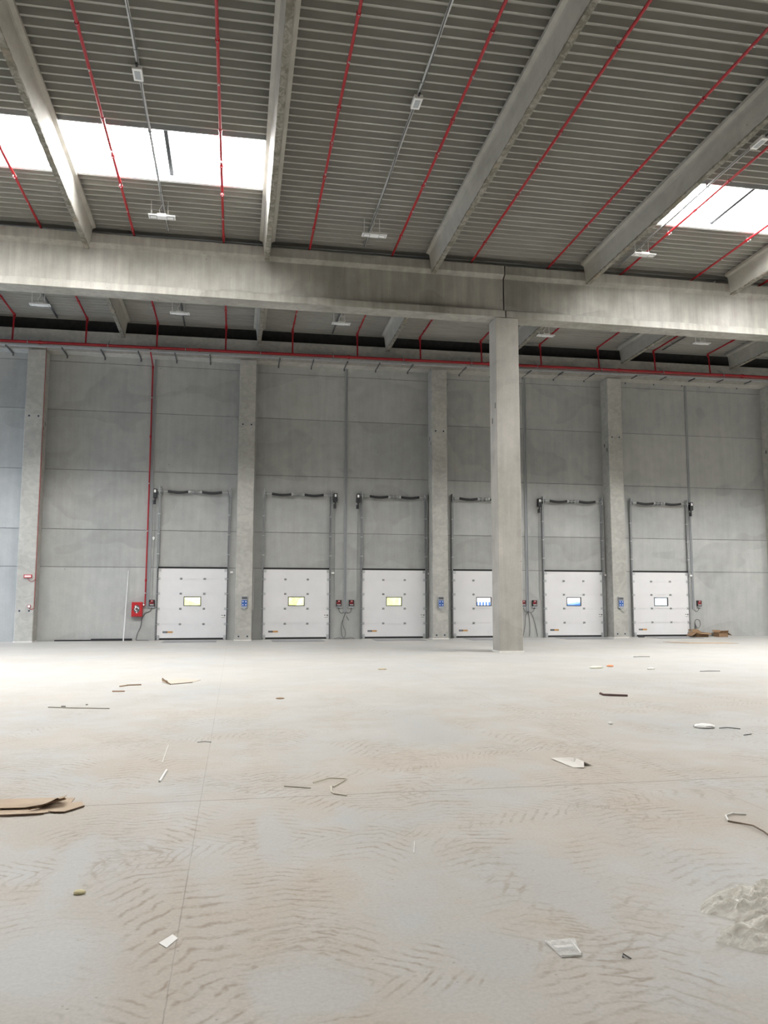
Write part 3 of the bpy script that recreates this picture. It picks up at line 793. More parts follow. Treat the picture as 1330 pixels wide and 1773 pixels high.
def blue_control(cx, label):
    y = CF-0.002
    t = thing('leveller_control_box', label, 'control box', (cx, y, 1.5), 'blue keypad boxes on the columns')
    m = MB(); m.box(cx-0.115, cx+0.115, y-0.08, y, 1.27, 1.73); obj('housing', m, M['grey'], t, bevel=0.01)
    m = MB(); m.box(cx-0.105, cx+0.105, y-0.088, y-0.079, 1.34, 1.585); kp = obj('keypad', m, M['blue'], t)
    for a in (-0.055, 0.055):
        for b in (1.40, 1.525):
            m = MB(); m.tube([(cx+a, y-0.094, b), (cx+a, y-0.086, b)], 0.022, 10); obj('button', m, M['paper'], kp)
    m = MB(); m.box(cx-0.10, cx+0.10, y-0.088, y-0.079, 1.62, 1.715); obj('upper_panel', m, M['cable'], t)
    m = MB(); m.box(cx-0.06, cx+0.04, y-0.07, y, 1.23, 1.27); obj('gland_plate', m, M['grey'], t)
    m = MB(); m.tube(smooth_path([(cx, y-0.03, 1.24), (cx+0.06, y-0.03, 1.13), (cx+0.19, y-0.02, 1.10), (cx+0.28, y-0.012, 1.20), (cx+0.34, y+0.03, 1.32), (cx+0.345, y+0.1, 1.6), (cx+0.345, y+0.25, 6.0), (cx+0.345, y+0.25, 11.1)]), 0.011, 6)
    obj('supply_cable', m, M['cablel'], t)
blue_control(0.36, 'blue four-button control box on the column between the two leftmost doors')
blue_control(8.34, 'blue four-button control box on the column just left of the pillar')
blue_control(16.31, 'blue four-button control box on the column between the two rightmost doors')

# vertical cable trays
def ladder(x0, z0, z1, label, dx=0.0, w=0.10):
    y = D-0.002
    t = thing('vertical_cable_tray', label, 'cable tray', (x0, y, z0), 'vertical cable trays on the wall')
    m = MB()
    for s in (0, w): m.box(x0+s-0.012, x0+s+0.012, y-0.045, y, z0, z1)
    m.box(x0, x0+w, y-0.008, y-0.002, z0, z1)
    z = z0+0.1
    while z < z1: m.box(x0, x0+w, y-0.03, y-0.012, z-0.012, z+0.012); z += 0.22
    obj('tray_channel', m, M['galvw'], t)
    m = MB()
    for q in (0.3, 0.65): m.tube([(x0+w*q, y-0.022, z0-0.02), (x0+w*q, y-0.022, z1)], 0.010, 6)
    obj('cable_bundle', m, M['grey'], t)
ladder(-3.41, 1.25, 11.38, 'grey vertical cable tray right beside the red hose pipe', w=0.085)
ladder(4.40, 1.10, 11.38, 'grey vertical cable tray between the second and third dock doors')
ladder(12.31, 1.10, 11.38, 'grey vertical cable tray right of the pillar, above looping cables')
ladder(20.12, 1.20, 11.40, 'grey vertical cable tray right of the rightmost dock door', w=0.07)

def loose(name, label, paths, mat='cable', r=0.010):
    p0 = paths[0][0]
    m = MB()
    for p in paths: m.tube(smooth_path(p), r, 6)
    tag(obj(name, m, M[mat], origin=(p0[0], p0[1], 0)), label, 'cable')
Y1 = D-0.03
loose('loose_cable', 'dark cable hanging from control box down beside the hose cabinet to the floor',
      [[(-3.225,Y1,1.28),(-3.27,Y1,1.17),(-3.36,Y1,1.11),(-3.47,Y1,1.06),(-3.58,Y1,0.85),(-3.62,Y1,0.55),(-3.72,Y1,0.32),(-3.77,Y1,0.1),(-3.76,Y1-.02,0.02),(-3.5,Y1-0.03,0.015),(-3.3,Y1-.02,0.012)]], r=0.012)
loose('loose_cable', 'looped dark cables hanging between the second and third dock doors',
      [[(4.19,Y1,1.28),(4.22,Y1,1.12),(4.33,Y1,1.05),(4.42,Y1,1.12)], [(4.71,Y1,1.28),(4.69,Y1,1.12),(4.57,Y1,1.05),(4.5,Y1,1.12)],
       [(4.48,Y1,1.10),(4.40,Y1,0.85),(4.30,Y1,0.6),(4.31,Y1,0.25),(4.38,Y1,0.07),(4.45,Y1-.02,0.1),(4.47,Y1,0.3),(4.36,Y1,0.62),(4.40,Y1,0.88),(4.47,Y1,1.08)],
       [(4.52,Y1,0.9),(4.62,Y1,0.75),(4.5,Y1,0.95)], [(4.0,Y1,0.01),(4.2,Y1-.02,0.05),(4.4,Y1-.02,0.02),(4.7,Y1-.02,0.06),(4.85,Y1,0.01)]])
loose('loose_cable', 'three dark cables fanning down to the floor just right of the pillar',
      [[(12.16,Y1,1.28),(12.2,Y1,1.15),(12.33,Y1,1.08),(12.38,Y1,1.12)], [(12.66,Y1,1.28),(12.62,Y1,1.14),(12.5,Y1,1.06),(12.4,Y1,1.12)],
       [(12.38,Y1,1.1),(12.26,Y1,0.95),(12.22,Y1,0.5),(12.12,Y1,0.05)], [(12.38,Y1,1.1),(12.42,Y1,0.8),(12.44,Y1,0.4),(12.40,Y1,0.05)],
       [(12.38,Y1,1.1),(12.52,Y1,1.02),(12.64,Y1,0.7),(12.74,Y1,0.3),(12.78,Y1,0.04)]])
loose('loose_cable', 'thin cable curled in a loop above the open cardboard box',
      [[(20.42,Y1,1.28),(20.38,Y1,1.16),(20.27,Y1,1.10),(20.19,Y1,1.2)], [(20.2,Y1,0.3),(20.19,Y1,0.6),(20.26,Y1,0.75),(20.42,Y1,0.7),(20.45,Y1,0.5),(20.33,Y1,0.36),(20.24,Y1,0.45),(20.19,Y1,0.6)], [(20.22,Y1,0.5),(20.24,Y1,0.1)]])

# ------------------------------------------------------------------ hose reel cabinet and its red pipe
t = thing('hose_reel_cabinet', 'red fire hose cabinet mounted left of the leftmost dock door', 'cabinet', (-3.765, D, 1.2))
m = MB(); m.box(-3.97, -3.56, D-0.2, D-0.002, 0.93, 1.50); obj('cabinet_body', m, M['redbox'], t, bevel=0.01)
m = MB(); m.box(-3.95, -3.58, D-0.208, D-0.2, 0.95, 1.48); dr = obj('cabinet_door', m, M['redbox'], t, bevel=0.004)
m = MB(); m.tube([(-3.77, D-0.213, 1.23), (-3.77, D-0.205, 1.23)], 0.115, 20); m.map(lambda x,y,z: (x,y,1.23+(z-1.23)*1.35)); obj('round_window', m, M['cable'], dr)
m = MB(); m.tube([(-3.77+0.07*math.cos(a), D-0.216, 1.23+0.07*math.sin(a)) for a in [i*0.35 for i in range(15)]], 0.016, 8); m.box(-3.84, -3.79, D-0.218, D-0.212, 1.28, 1.36); m.box(-3.79, -3.75, D-0.218, D-0.212, 1.07, 1.12); obj('hose_reel', m, M['paper'], dr)
m = MB(); m.tube([(-3.93, D-0.23, 1.20), (-3.93, D-0.205, 1.20)], 0.02, 8); obj('door_latch', m, M['black'], dr)
t = thing('hose_supply_pipe', 'red pipe dropping down the wall from the main to the hose cabinet', 'pipe', (-3.48, D-0.08, 1.3))
m = MB(); m.tube([(-3.49, MAIN_Y, main_z(-3.5)-0.05), (-3.49, MAIN_Y+0.02, 11.3), (-3.48, 32.35, 11.16), (-3.48, D-0.07, 11.0), (-3.47, D-0.07, 6.0), (-3.48, D-0.07, 1.40), (-3.50, D-0.09, 1.36), (-3.57, D-0.1, 1.36)], 0.030, 10); obj('pipe_run', m, M['red'], t, smooth=True)
for z in (9.7, 6.2, 4.3, 1.85):
    m = MB(); m.tube([(-3.478, D-0.07, z-0.02), (-3.478, D-0.07, z+0.02)], 0.036, 10); m.box(-3.485, -3.471, D-0.07, D, z-0.01, z+0.01); obj('pipe_clamp', m, M['galv'], t)
for z in (8.1, 2.35, 10.95):
    m = MB(); m.tube([(-3.478, D-0.07, z-0.05), (-3.478, D-0.07, z+0.05)], 0.042, 10); obj('coupling', m, M['red'], t, smooth=True)
m = MB(); m.tube([(-3.50, D-0.09, 1.38), (-3.55, D-0.09, 1.38)], 0.04, 8); obj('valve', m, M['galv'], t)

# sign, call point and red conduit on the left column
x, y = -7.70, CF-0.002
t = thing('emergency_sign', 'small red framed sign box on the left wall column', 'sign', (x, y, 2.46))
m = MB(); m.box(x-0.145, x+0.145, y-0.06, y, 2.40, 2.53); obj('frame', m, M['redbox'], t, bevel=0.006)
m = MB(); m.box(x-0.115, x+0.115, y-0.065, y-0.058, 2.425, 2.505); fc = obj('face', m, M['pink'], t)
m = MB()
for q in range(6): m.box(x-0.095+q*0.033, x-0.075+q*0.033, y-0.067, y-0.064, 2.445, 2.485)
obj('lettering', m, M['paper'], fc)
x = -7.61
t = thing('call_point', 'small white and red call point below the red sign', 'call point', (x, y, 1.34))
m = MB(); m.box(x-0.055, x+0.055, y-0.045, y, 1.285, 1.395); obj('housing', m, M['redbox'], t, bevel=0.006)
m = MB(); m.box(x-0.038, x+0.038, y-0.05, y-0.044, 1.30, 1.38); obj('face', m, M['paper'], t)
m = MB(); cxr = -7.438
m.tube(smooth_path([(cxr, 32.22, 11.4), (cxr, 32.215, 8.0), (cxr, 32.215, 4.0), (cxr, 32.21, 2.5), (cxr-0.01, y-0.01, 2.35), (-7.56, y-0.015, 2.27), (-7.68, y-0.015, 2.32), (-7.70, y-0.015, 2.40)]), 0.010, 6)
m.tube(smooth_path([(cxr, 32.215, 2.6), (cxr, 32.21, 1.4), (cxr-0.02, y-0.01, 1.26), (-7.54, y-0.015, 1.22), (-7.60, y-0.015, 1.27)]), 0.010, 6)
tag(obj('red_cable', m, M['red'], origin=(cxr, 32.2, 1.2)), 'thin red cable down the edge of the left column to sign and call point', 'cable')

# small items on the wall
m = MB(); m.tube([(-3.236, D-0.06, 4.03), (-3.236, D-0.002, 4.03)], 0.05, 10); m.box(-3.26, -3.21, D-0.075, D-0.055, 3.95, 3.99)
tag(obj('wall_sensor', m, M['white'], origin=(-3.236, D, 4.0)), 'small white round sensor on the wall above the red control box', 'sensor')
# leaning white profile
m = MB(); p0 = Vector((-4.22, D-0.30, 0.0)); p1 = Vector((-4.15, D-0.03, 2.72))
m.tube([p0, p1], [0.024, 0.016], 6)
tag(obj('leaning_profile', m, M['white'], origin=p0), 'thin white metal profile leaning against the wall left of the hose cabinet', 'pole')
# dark rails on the floor by the wall
m = MB(); m.box(-6.78, -3.92, D-0.13, D-0.04, 0.0, 0.05); t = thing('floor_rail', 'long dark steel rail lying on the floor along the wall foot', 'rail', (-5.3, D-0.1, 0))
obj('lower_bar', m, M['black'], t); m = MB(); m.box(-5.45, -3.92, D-0.11, D-0.05, 0.05, 0.085); obj('upper_bar', m, M['black'], t)
m = MB(); m.box(17.2, 17.46, 32.32, 32.45, 0, 0.055); m.box(17.26, 17.4, 32.34, 32.43, 0.055, 0.085)
tag(obj('rubber_block', m, M['black'], origin=(17.33, 32.4, 0), bevel=0.008), 'small black rubber block on the floor before the rightmost dock door', 'block')

# ------------------------------------------------------------------ cardboard boxes by the wall
def open_box(x0, x1, y0, y1, h, label, flaps):
    cx, cy = (x0+x1)/2, (y0+y1)/2
    t = thing('cardboard_box', label, 'box', (cx, cy, 0), 'opened cardboard boxes by the wall')
    w = 0.008; m = MB()
    m.box(x0, x1, y0, y0+w, 0, h); m.box(x0, x1, y1-w, y1, 0, h); m.box(x0, x0+w, y0, y1, 0, h); m.box(x1-w, x1, y0, y1, 0, h); m.box(x0, x1, y0, y1, 0, w)
    obj('box_body', m, M['card'], t)
    for (a, b, c, d) in flaps:
        m = MB(); n = ((Vector(b)-Vector(a)).cross(Vector(d)-Vector(a))).normalized()*0.007
        q = [Vector(p) for p in (a, b, c, d)]
        m.add(q+[p+n for p in q], [(0,1,2,3),(7,6,5,4),(0,4,5,1),(1,5,6,2),(2,6,7,3),(3,7,4,0)])
        obj('flap', m, M['card'], t)
open_box(19.86, 20.42, 32.2, 32.75, 0.19, 'open brown cardboard box right beside the rightmost dock door', [
    ((19.86,32.2,0.19),(20.42,32.2,0.19),(20.46,32.0,0.12),(19.92,32.0,0.15)),
    ((19.86,32.2,0.19),(19.86,32.75,0.19),(19.66,32.7,0.04),(19.64,32.22,0.05)),
    ((20.42,32.2,0.19),(20.42,32.75,0.19),(20.66,32.7,0.14),(20.66,32.2,0.12)),
    ((19.86,32.75,0.19),(20.42,32.75,0.19),(20.3,32.84,0.31),(19.83,32.84,0.33))])
open_box(20.92, 21.36, 32.2, 32.6, 0.20, 'small brown cardboard box standing farthest right by the wall', [
    ((20.92,32.2,0.20),(21.36,32.2,0.20),(21.33,32.08,0.29),(20.96,32.08,0.28)),
    ((21.36,32.2,0.20),(21.36,32.6,0.20),(21.56,32.55,0.09),(21.56,32.2,0.07)),
    ((20.92,32.6,0.20),(21.36,32.6,0.20),(21.3,32.75,0.28),(20.94,32.75,0.28))])

# ------------------------------------------------------------------ litter on the floor
def sheet(name, label, cat, pts, mat, z=0.004, th=0.004, lift=0.0, group=None, seed=1, edge=None):
    """A thin, slightly buckled sheet: outline pts (x, y[, z]) filled as a fan."""
    rnd = random.Random(seed); cx = sum(p[0] for p in pts)/len(pts); cy = sum(p[1] for p in pts)/len(pts)
    m = MB(); n = len(pts)
    top = []
    for p in pts: top.append((p[0], p[1], (p[2] if len(p) > 2 else z+rnd.uniform(0, lift))+th))
    c = (cx, cy, z+th+lift*rnd.uniform(0.2, 0.9))
    mids = []
    for i in range(n):
        a = top[i]; mids.append(((a[0]+c[0])/2, (a[1]+c[1])/2, (a[2]+c[2])/2+rnd.uniform(-lift, lift)*0.3))
    vs = top+mids+[c]; k = len(vs)
    low = [(x, y, zz-th) for x, y, zz in vs]
    fs = []
    for i in range(n):
        j = (i+1) % n
        fs += [(i, j, n+j, n+i), (n+i, n+j, 2*n)]
        fs += [(k+j, k+i, k+n+i, k+n+j), (k+n+j, k+n+i, k+2*n), (j, i, k+i, k+j)]
    m.add(vs+low, fs)
    return tag(obj(name, m, mat, origin=(cx, cy, 0)), label, cat, group)

t = thing('torn_cardboard', 'large torn sheet of brown cardboard on the floor at the left edge', 'cardboard', (-1.7, 7.08, 0))
def slab_poly(pts, th=0.005):
    m = MB(); n = len(pts)
    m.add([(x,y,z+th) for x,y,z in pts]+[(x,y,z) for x,y,z in pts], [tuple(range(n)), tuple(range(2*n-1, n-1, -1))]+[(i, n+i, n+(i+1)%n, (i+1)%n) for i in range(n)])
    return m
obj('lower_sheet', slab_poly([(-2.5,7.42,0.0),(-2.5,6.98,0.0),(-1.80,6.87,0.006),(-1.62,6.85,0.012),(-1.48,6.86,0.01),(-1.36,6.93,0.002),(-1.30,7.02,0.0),(-1.30,7.36,0.0),(-1.55,7.40,0.0)], 0.006), M['cardp'], t)
obj('upper_sheet', slab_poly([(-2.4,7.34,0.012),(-1.75,7.36,0.014),(-1.38,7.22,0.03),(-1.44,7.08,0.03),(-1.62,7.02,0.02),(-2.4,7.10,0.012)], 0.005), M['cardp'], t)
obj('folded_strip', slab_poly([(-1.575,6.96,0.02),(-1.45,7.03,0.045),(-1.335,7.10,0.065),(-1.33,7.14,0.045),(-1.46,7.09,0.03)], 0.006), M['card'], t)
obj('raised_flap', slab_poly([(-1.53,6.98,0.018),(-1.40,7.15,0.055),(-1.36,7.13,0.045),(-1.34,7.22,0.06),(-1.42,7.26,0.02)], 0.004), M['cardp'], t)
obj('right_piece', slab_poly([(-1.42,6.93,0.004),(-1.36,6.89,0.008),(-1.29,6.88,0.008),(-1.17,7.05,0.006),(-1.22,7.22,0.0),(-1.33,7.18,0.0)], 0.006), M['cardp'], t)
m = MB()
for pth in ([(-1.82,6.868,0.008),(-1.70,6.845,0.008),(-1.55,6.845,0.010),(-1.44,6.862,0.008)], [(-1.42,6.925,0.008),(-1.36,6.885,0.010),(-1.29,6.875,0.010),(-1.17,7.045,0.010)],
            [(-1.575,6.955,0.024),(-1.45,7.02,0.045),(-1.335,7.09,0.062)]): m.tube(pth, 0.0055, 5)
obj('cut_edge', m, M['cardd'], t)

sheet('paper_sheet', 'small blank white paper lying beside the floor joint, lower left', 'paper', [(-0.335,4.28),(-0.292,4.215),(-0.245,4.32),(-0.275,4.37)], M['paper'], z=0.001, th=0.0015, lift=0.003, seed=3)
# clear pouch with documents
t = thing('plastic_pouch', 'clear plastic pouch holding a folded white slip, lower right', 'pouch', (1.6, 3.87, 0))
obj('pouch_film', slab_poly([(1.545,3.96,0.006),(1.70,3.945,0.012),(1.66,3.77,0.006),(1.56,3.775,0.003)], 0.003), M['pouch'], t)
obj('white_slip', slab_poly([(1.565,3.90,0.003),(1.68,3.895,0.004),(1.67,3.865,0.004),(1.568,3.87,0.003)], 0.004), M['paper'], t)
m = MB(); m.tube([(1.675,3.925,0.012),(1.664,3.785,0.010)], 0.004, 5); m.tube([(1.56,3.785,0.008),(1.66,3.775,0.008)], 0.003, 5); obj('sealed_edge', m, M['paper'], t)

def lump(name, label, cat, x, y, rx, ry, h, mat, seed, group=None, amp=0.35):
    rnd = random.Random(seed); bm = bmesh.new(); bmesh.ops.create_icosphere(bm, subdivisions=3, radius=1)
    ph = [(rnd.uniform(2,6), rnd.uniform(2,6), rnd.uniform(2,6), rnd.uniform(0,6)) for _ in range(5)]
    m = MB(); vs = []
    for v in bm.verts:
        k = 1+amp*sum(abs(math.sin(a*v.co.x+b*v.co.y+c*v.co.z+d)) for a,b,c,d in ph)/5-amp/2
        vs.append((x+v.co.x*rx*k, y+v.co.y*ry*k, max(0.001, (v.co.z*k+0.55)*h/1.6)))
    m.add(vs, [tuple(v.index for v in f.verts) for f in bm.faces]); bm.free()
    return tag(obj(name, m, mat, origin=(x, y, 0), smooth=True), label, cat, group)
lump('cork_scrap', 'small yellowish crumpled scrap on the floor at lower left', 'scrap', -0.845, 5.05, 0.032, 0.028, 0.022, plain('yellow scrap', (0.62,0.56,0.34), 0.8), 5)
sheet('paper_sheet', 'crumpled pale paper sheet just beyond the transverse floor joint, right of centre', 'paper', [(3.32,8.22,0.01),(3.38,7.78,0.0),(3.47,7.72,0.01),(3.53,7.86,0.035),(3.60,7.80,0.008),(3.56,8.10,0.02),(3.50,8.05,0.04),(3.42,8.18,0.02)], plain('dusty paper', (0.66,0.63,0.58), 0.8), lift=0.02, seed=4)
lump('white_bag', 'flat white plastic bag on the floor at mid right', 'bag', 6.13, 9.85, 0.135, 0.11, 0.05, M['paper'], 8)
def stick(name, label, cat, paths, mat, r=0.008, group=None, flat=1.0):
    p0 = paths[0][0]; m = MB()
    for p in paths: m.tube(p, r, 5)
    m.map(lambda x,y,z: (x,y,max(0.001,z*flat)))
    return tag(obj(name, m, mat, origin=(p0[0],p0[1],0)), label, cat, group)
stick('wire_scrap', 'short dark wire lying right beside the white plastic bag', 'wire', [[(6.26,9.72,0.008),(6.36,9.68,0.02),(6.50,9.62,0.008)], [(6.26,9.2,0.006),(6.40,9.25,0.006)]], M['cable'], 0.006)
stick('dark_slat', 'dark brown slat lying on the floor below the door right of the pillar', 'slat', [[(6.36,13.32,0.012),(6.44,13.22,0.02),(6.72,13.10,0.014)], [(6.34,13.38,0.03),(6.37,13.3,0.012)]], plain('dark brown wood', (0.10,0.055,0.05), 0.8), 0.022)
lump('foam_scrap', 'flat cream foam strip on the floor right of the pillar foot, beside an orange scrap', 'scrap', 8.66, 18.45, 0.16, 0.10, 0.05, plain('cream foam', (0.78,0.76,0.62), 0.9), 11)
lump('orange_scrap', 'small orange scrap on the floor right of the cream foam strip', 'scrap', 9.2, 18.8, 0.085, 0.06, 0.045, M['orange'], 12)
lump('foil_scrap', 'small pale crumpled foil farther right of the orange scrap', 'scrap', 9.83, 17.95, 0.09, 0.07, 0.04, plain('pale foil', (0.72,0.72,0.66), 0.5), 13)
lump('paper_ball', 'tiny white paper ball on the floor left of the white plastic bag', 'paper', 5.02, 10.3, 0.03, 0.03, 0.035, M['paper'], 14)
lump('brown_crumb', 'small pale and brown crumbs on the floor between the third door and camera', 'scrap', 3.46, 18.9, 0.10, 0.05, 0.035, plain('tan crumb', (0.55,0.47,0.33), 0.9), 15)
lump('leaf_scrap', 'small dry brown leaf on the floor at centre', 'leaf', 0.78, 13.8, 0.07, 0.05, 0.02, M['card'], 16)
sheet('flat_cardboard', 'long flat strip of pale cardboard before the rightmost dock door', 'cardboard', [(16.2,28.6,0.03),(16.75,27.7,0.0),(18.6,27.4,0.0),(18.3,27.9,0.02),(17.3,28.2,0.0)], M['cardp'], lift=0.02, th=0.01, seed=5)
t = thing('broken_plywood', 'pale broken cardboard tray on the floor below the leftmost dock door', 'cardboard', (-1.15, 16.8, 0))
obj('base_sheet', slab_poly([(-1.40,16.75,0.02),(-1.22,16.35,0.0),(-0.78,16.75,0.0),(-0.66,17.1,0.004),(-1.12,17.3,0.004)], 0.008), plain('bleached card', (0.50,0.45,0.37), 0.9), t)
obj('folded_side', slab_poly([(-1.41,16.95,0.0),(-1.24,16.38,0.01),(-1.27,16.42,0.06),(-1.42,16.95,0.045)], 0.01), M['card'], t)
m = MB(); m.tube([(-1.42,17.1,0.05),(-1.28,16.5,0.03),(-1.20,16.33,0.008)], 0.012, 5); m.tube([(-1.20,16.33,0.01),(-0.80,16.6,0.01)], 0.007, 5); obj('cut_edge', m, M['cardd'], t)
stick('card_strip', 'thin tan strip lying left of the broken cardboard tray', 'strip', [[(-2.02,16.3,0.01),(-1.75,16.33,0.01)], [(-2.12,16.1,0.008),(-1.98,16.3,0.008)]], M['card'], 0.014)
stick('card_strip', 'short reddish strip nearer than the thin tan strip, left side', 'strip', [[(-2.14,15.3,0.008),(-1.92,15.28,0.008)]], plain('reddish card', (0.45,0.24,0.15), 0.8), 0.014)
stick('thin_batten', 'long thin grey batten on the floor at left with dark crumbs', 'batten', [[(-2.8,13.3,0.006),(-2.4,13.15,0.006),(-1.85,13.0,0.006)], [(-2.62,13.35,0.01),(-2.55,13.35,0.01)], [(-2.28,13.5,0.01),(-2.25,13.5,0.01)]], plain('grey batten', (0.30,0.27,0.22), 0.8), 0.008)
stick('paper_strip', 'short cream paper strip standing out just left of the floor joint', 'strip', [[(-0.65,7.85,0.006),(-0.625,8.32,0.012)]], M['paper'], 0.012)
stick('paper_strip', 'faint long pale strip beyond the short cream one', 'strip', [[(-0.70,8.72,0.003),(-0.72,9.75,0.003)]], M['plinth'], 0.006)
stick('bent_straw', 'bent pale strapping band zigzagging near the floor joint at centre', 'strap', [[(0.74,7.55,0.01),(0.90,7.66,0.02),(1.06,7.63,0.012),(0.90,7.36,0.008)], [(0.885,7.38,0.008),(0.865,7.18,0.01),(0.88,7.12,0.008),(0.98,7.04,0.006)]], plain('cream strapping', (0.66,0.62,0.52), 0.6), 0.007)
stick('bent_straw', 'straight pale strapping piece left of the bent one', 'strap', [[(0.47,7.48,0.006),(0.70,7.36,0.006)]], plain('pale strapping', (0.64,0.61,0.54), 0.6), 0.006)
stick('white_stick', 'thin white stick standing out on the near floor at centre', 'stick', [[(1.27,5.665,0.004),(1.21,5.42,0.004)]], M['paper'], 0.003)
t = thing('strapping_band', 'bent brown and white strapping band on the floor at the right edge', 'strap', (3.8, 5.6, 0))
m = MB(); m.tube([(3.74,5.74,0.006),(3.80,5.66,0.008),(3.82,5.55,0.02),(3.80,5.40,0.02),(3.78,5.28,0.008),(3.84,5.26,0.008)], 0.006, 6); obj('brown_band', m, plain('brown strap', (0.16,0.11,0.07), 0.7), t)
m = MB(); m.tube([(3.745,5.745,0.008),(3.80,5.86,0.014),(3.90,5.92,0.010),(3.99,5.88,0.008)], 0.007, 6); obj('white_tape', m, M['paper'], t)
for i, (x, y, lab) in enumerate([(10.9,17.2,'thin grey splinter at far right mid floor'), (11.6,21.7,'dark splinter at the right frame edge'), (1.86,3.72,'tiny dark bent staple at lower right'), (-0.32,9.85,'thin dark splinter crossing the floor joint'), (7.1,9.0,'thin dark splinter at the right edge by the white bag')]):
    d = 0.5 if y > 15 else (0.16 if y > 8 else 0.03)
    stick('wood_splinter', lab, 'splinter', [[(x-d/2,y,0.006),(x,y+0.03,0.008),(x+d/2,y-0.02,0.006)]], M['cable'], 0.010 if y > 15 else 0.004)

# crumpled film heap
def film(label, cx, cy, rx, ry, h, seed):
    rnd = random.Random(seed); N = 84; m = MB(); vs = []; fs = []
    ws = []
    for _ in range(13):
        a = rnd.uniform(0, 2*PI); f = rnd.uniform(3, 15)
        ws.append((math.cos(a)*f, math.sin(a)*f, rnd.uniform(0, 6.3), rnd.uniform(0.5, 1.0)*3.2/f**0.6))
    edge = [rnd.uniform(0.86, 1.06) for _ in range(16)]
    def H(u, v):
        uw = u+0.10*math.sin(3.1*v+seed)+0.05*math.sin(7.7*v+2*u); vw = v+0.12*math.sin(2.7*u+1.3*seed)+0.05*math.sin(8.3*u)
        s = 0; q = 0
        for a, b, c, d in ws:
            s += d*(1-abs(math.sin(a*uw+b*vw+c)))**2; q += d
        return s/q*1.9
    NR = 46
    for j in range(NR+1):
        r = j/NR
        for i in range(N):
            a = 2*PI*i/N
            e = edge[int(i/N*16) % 16]*(1-(i/N*16) % 1)+edge[(int(i/N*16)+1) % 16]*((i/N*16) % 1)
            u, v = math.cos(a)*r, math.sin(a)*r
            env = (1-r**3.0)
            hh = H(u, v)
            z = h*(0.30+0.95*hh)*env+0.002
            k = 1+0.05*(hh-0.5)*(r > 0.5)
            vs.append((cx+u*rx*e*k, cy+v*ry*e*k, z))
    for j in range(NR):
        for i in range(N):
            i2 = (i+1) % N
            fs.append((j*N+i, j*N+i2, (j+1)*N+i2, (j+1)*N+i))
    m.add(vs, fs)
    tag(obj('plastic_film', m, M['film'], origin=(cx, cy, 0), smooth=True), label, 'plastic film', 'crumpled film heaps at the right edge')
film('crumpled clear plastic film heap, farther of the two at the right edge', 3.00, 4.16, 0.47, 0.22, 0.12, 3)
film('crumpled clear plastic film heap, nearer of the two at the right edge', 2.80, 3.80, 0.43, 0.20, 0.10, 9)

# ------------------------------------------------------------------ outside, seen through the door windows
rnd = random.Random(4); m = MB()
bm = bmesh.new()
for i in range(40):
    x = -14+i*0.62; y = 44+rnd.uniform(-0.5, 0.5); r = rnd.uniform(1.0, 1.5)
    mat = Matrix.Translation((x, y, rnd.uniform(0.6, 1.5))) @ Matrix.Scale(r, 4)
    bmesh.ops.create_icosphere(bm, subdivisions=2, radius=1, matrix=mat)
for v in bm.verts: v.co += Vector((rnd.uniform(-.15,.15), rnd.uniform(-.15,.15), rnd.uniform(-.15,.15)))
m.add([(v.co.x, v.co.y, max(v.co.z, -0.02)) for v in bm.verts], [tuple(v.index for v in f.verts) for f in bm.faces]); bm.free()
o = tag(obj('hedge', m, M['leafc'], origin=(3, 44, 0)), 'sunny green hedge outside, seen through the three leftmost door windows', 'hedge'); o['kind'] = 'stuff'
for i in range(5):
    x = 14.72+i*0.20; m = MB(); m.box(x, x+0.09, 48, 48.1, -0.02, 1.43)
    tag(obj('blue_post', m, M['bluep'], origin=(x, 48, 0)), 'one of five blue posts outside, seen through the half-hidden door window', 'post', 'blue posts outside the fourth door')
t = thing('parked_trailer', 'pale blue trailer outside, seen through the rightmost door window', 'trailer', (28, 49, 0))
m = MB(); m.box(24.5, 31.5, 48, 50.5, 0.9, 3.6); obj('trailer_body', m, M['trailer'], t)
m = MB(); m.box(26.95, 27.05, 47.97, 48, 0.9, 3.6); obj('corner_post', m, M['white'], t)
for x in (25.5, 30.0):
    m = MB(); m.tube([(x, 48.1, 0.45), (x, 48.5, 0.45)], 0.47, 20); obj('wheel', m, M['seal'], t)
m = MB(); m.prism([(48.0,-0.02),(48.0,1.50),(49.5,1.50),(49.5,-0.02)], 'x', 21.15, 22.6)
m.map(lambda x,y,z: (x,y,z-(0.22 if (x < 21.5 and z > 1) else 0)))
tag(obj('blue_skip', m, M['bluep'], origin=(21.8, 48.7, 0)), 'low blue container outside, seen through the window right of the pillar', 'container')

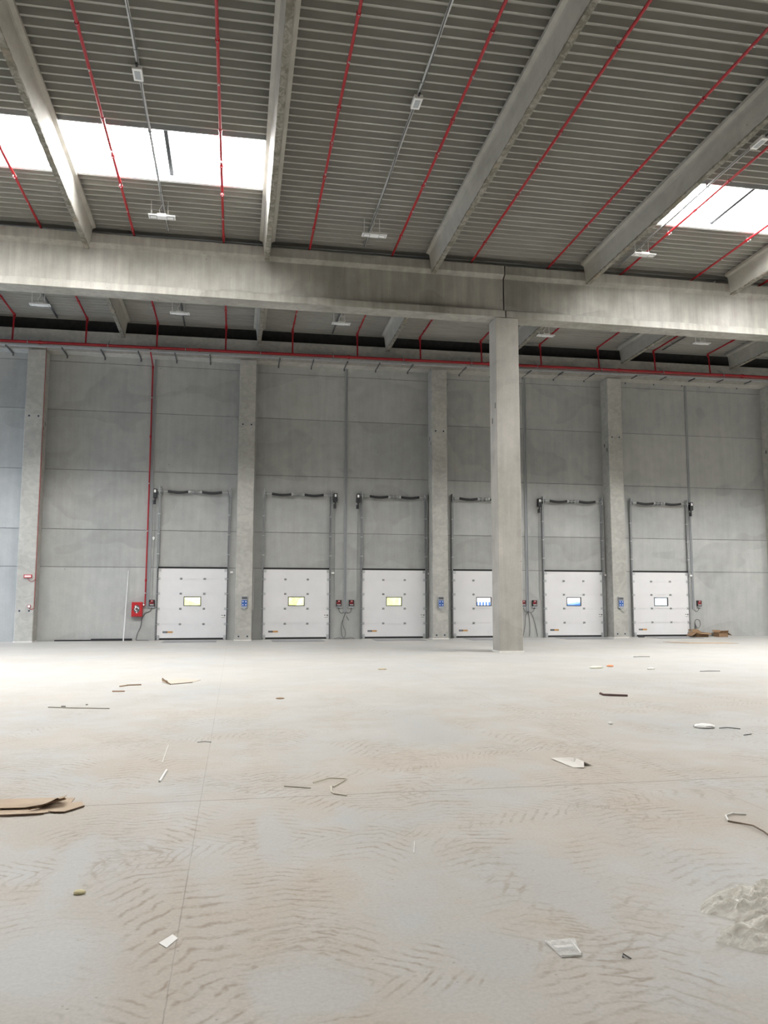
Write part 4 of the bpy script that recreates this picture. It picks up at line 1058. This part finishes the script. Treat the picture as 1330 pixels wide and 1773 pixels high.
# ------------------------------------------------------------------ light
w = bpy.data.worlds.new('sky'); SC.world = w; w.use_nodes = True
bg = w.node_tree.nodes['Background']; bg.inputs[0].default_value = (0.97, 0.98, 1.0, 1); bg.inputs[1].default_value = 1.6
def area(name, loc, rot, sx, sy, power, col):
    L = bpy.data.lights.new(name, 'AREA'); L.shape = 'RECTANGLE'; L.size = sx; L.size_y = sy; L.energy = power; L.color = col
    o = bpy.data.objects.new(name, L); COL.objects.link(o); o.location = loc; o.rotation_euler = rot; return o
# sun outdoors, then a bluish area lamp added against the closed left wall
sun = bpy.data.lights.new('sun', 'SUN'); sun.energy = 6.0; sun.angle = math.radians(0.6); sun.color = (1.0, 0.96, 0.88)
so = bpy.data.objects.new('sun', sun); COL.objects.link(so); so.location = (-30, -10, 60)
so.rotation_euler = Vector((-0.25, -0.40, 0.88)).to_track_quat('Z', 'Y').to_euler()
area('added_left_daylight', (-15.7, 29.6, 2.3), (0, -PI/2, 0), 4.2, 5.0, 480, (0.55, 0.72, 1.0))  # added for bluish daylight at the left; the wall has no gate

# ------------------------------------------------------------------ camera
F, PIT_, YAW, ROLL = 1384.4, math.radians(6.0948), math.radians(-10.4763), math.radians(0.1139)
fw = Vector((-math.sin(YAW)*math.cos(PIT_), math.cos(YAW)*math.cos(PIT_), math.sin(PIT_)))
rt0 = Vector((math.cos(YAW), math.sin(YAW), 0)); up0 = rt0.cross(fw)
rt = rt0*math.cos(ROLL)+up0*math.sin(ROLL); upv = up0*math.cos(ROLL)-rt0*math.sin(ROLL)
cam = bpy.data.cameras.new('camera'); co = bpy.data.objects.new('camera', cam); COL.objects.link(co)
R = Matrix((rt, upv, -fw)).transposed().to_4x4(); R.translation = Vector((0, 0, 1.7)); co.matrix_world = R
cam.sensor_fit = 'VERTICAL'; cam.sensor_height = 36.0; cam.sensor_width = 27.0; cam.lens = F/1773*36
cam.clip_start = 0.05; cam.clip_end = 300
SC.camera = co
SC.view_settings.view_transform = 'Standard'; SC.view_settings.look = 'None'; SC.view_settings.gamma = 1
SC.view_settings.use_curve_mapping = False; SC.view_settings.exposure = 0.56
SC.cycles.use_denoising = True
SC.cycles.use_light_tree = False; SC.cycles.use_adaptive_sampling = True; SC.cycles.adaptive_threshold = 0.05; SC.cycles.adaptive_min_samples = 16
SC.cycles.max_bounces = 6; SC.cycles.diffuse_bounces = 4; SC.cycles.glossy_bounces = 3; SC.cycles.transparent_max_bounces = 8
SC.cycles.sample_clamp_indirect = 8.0
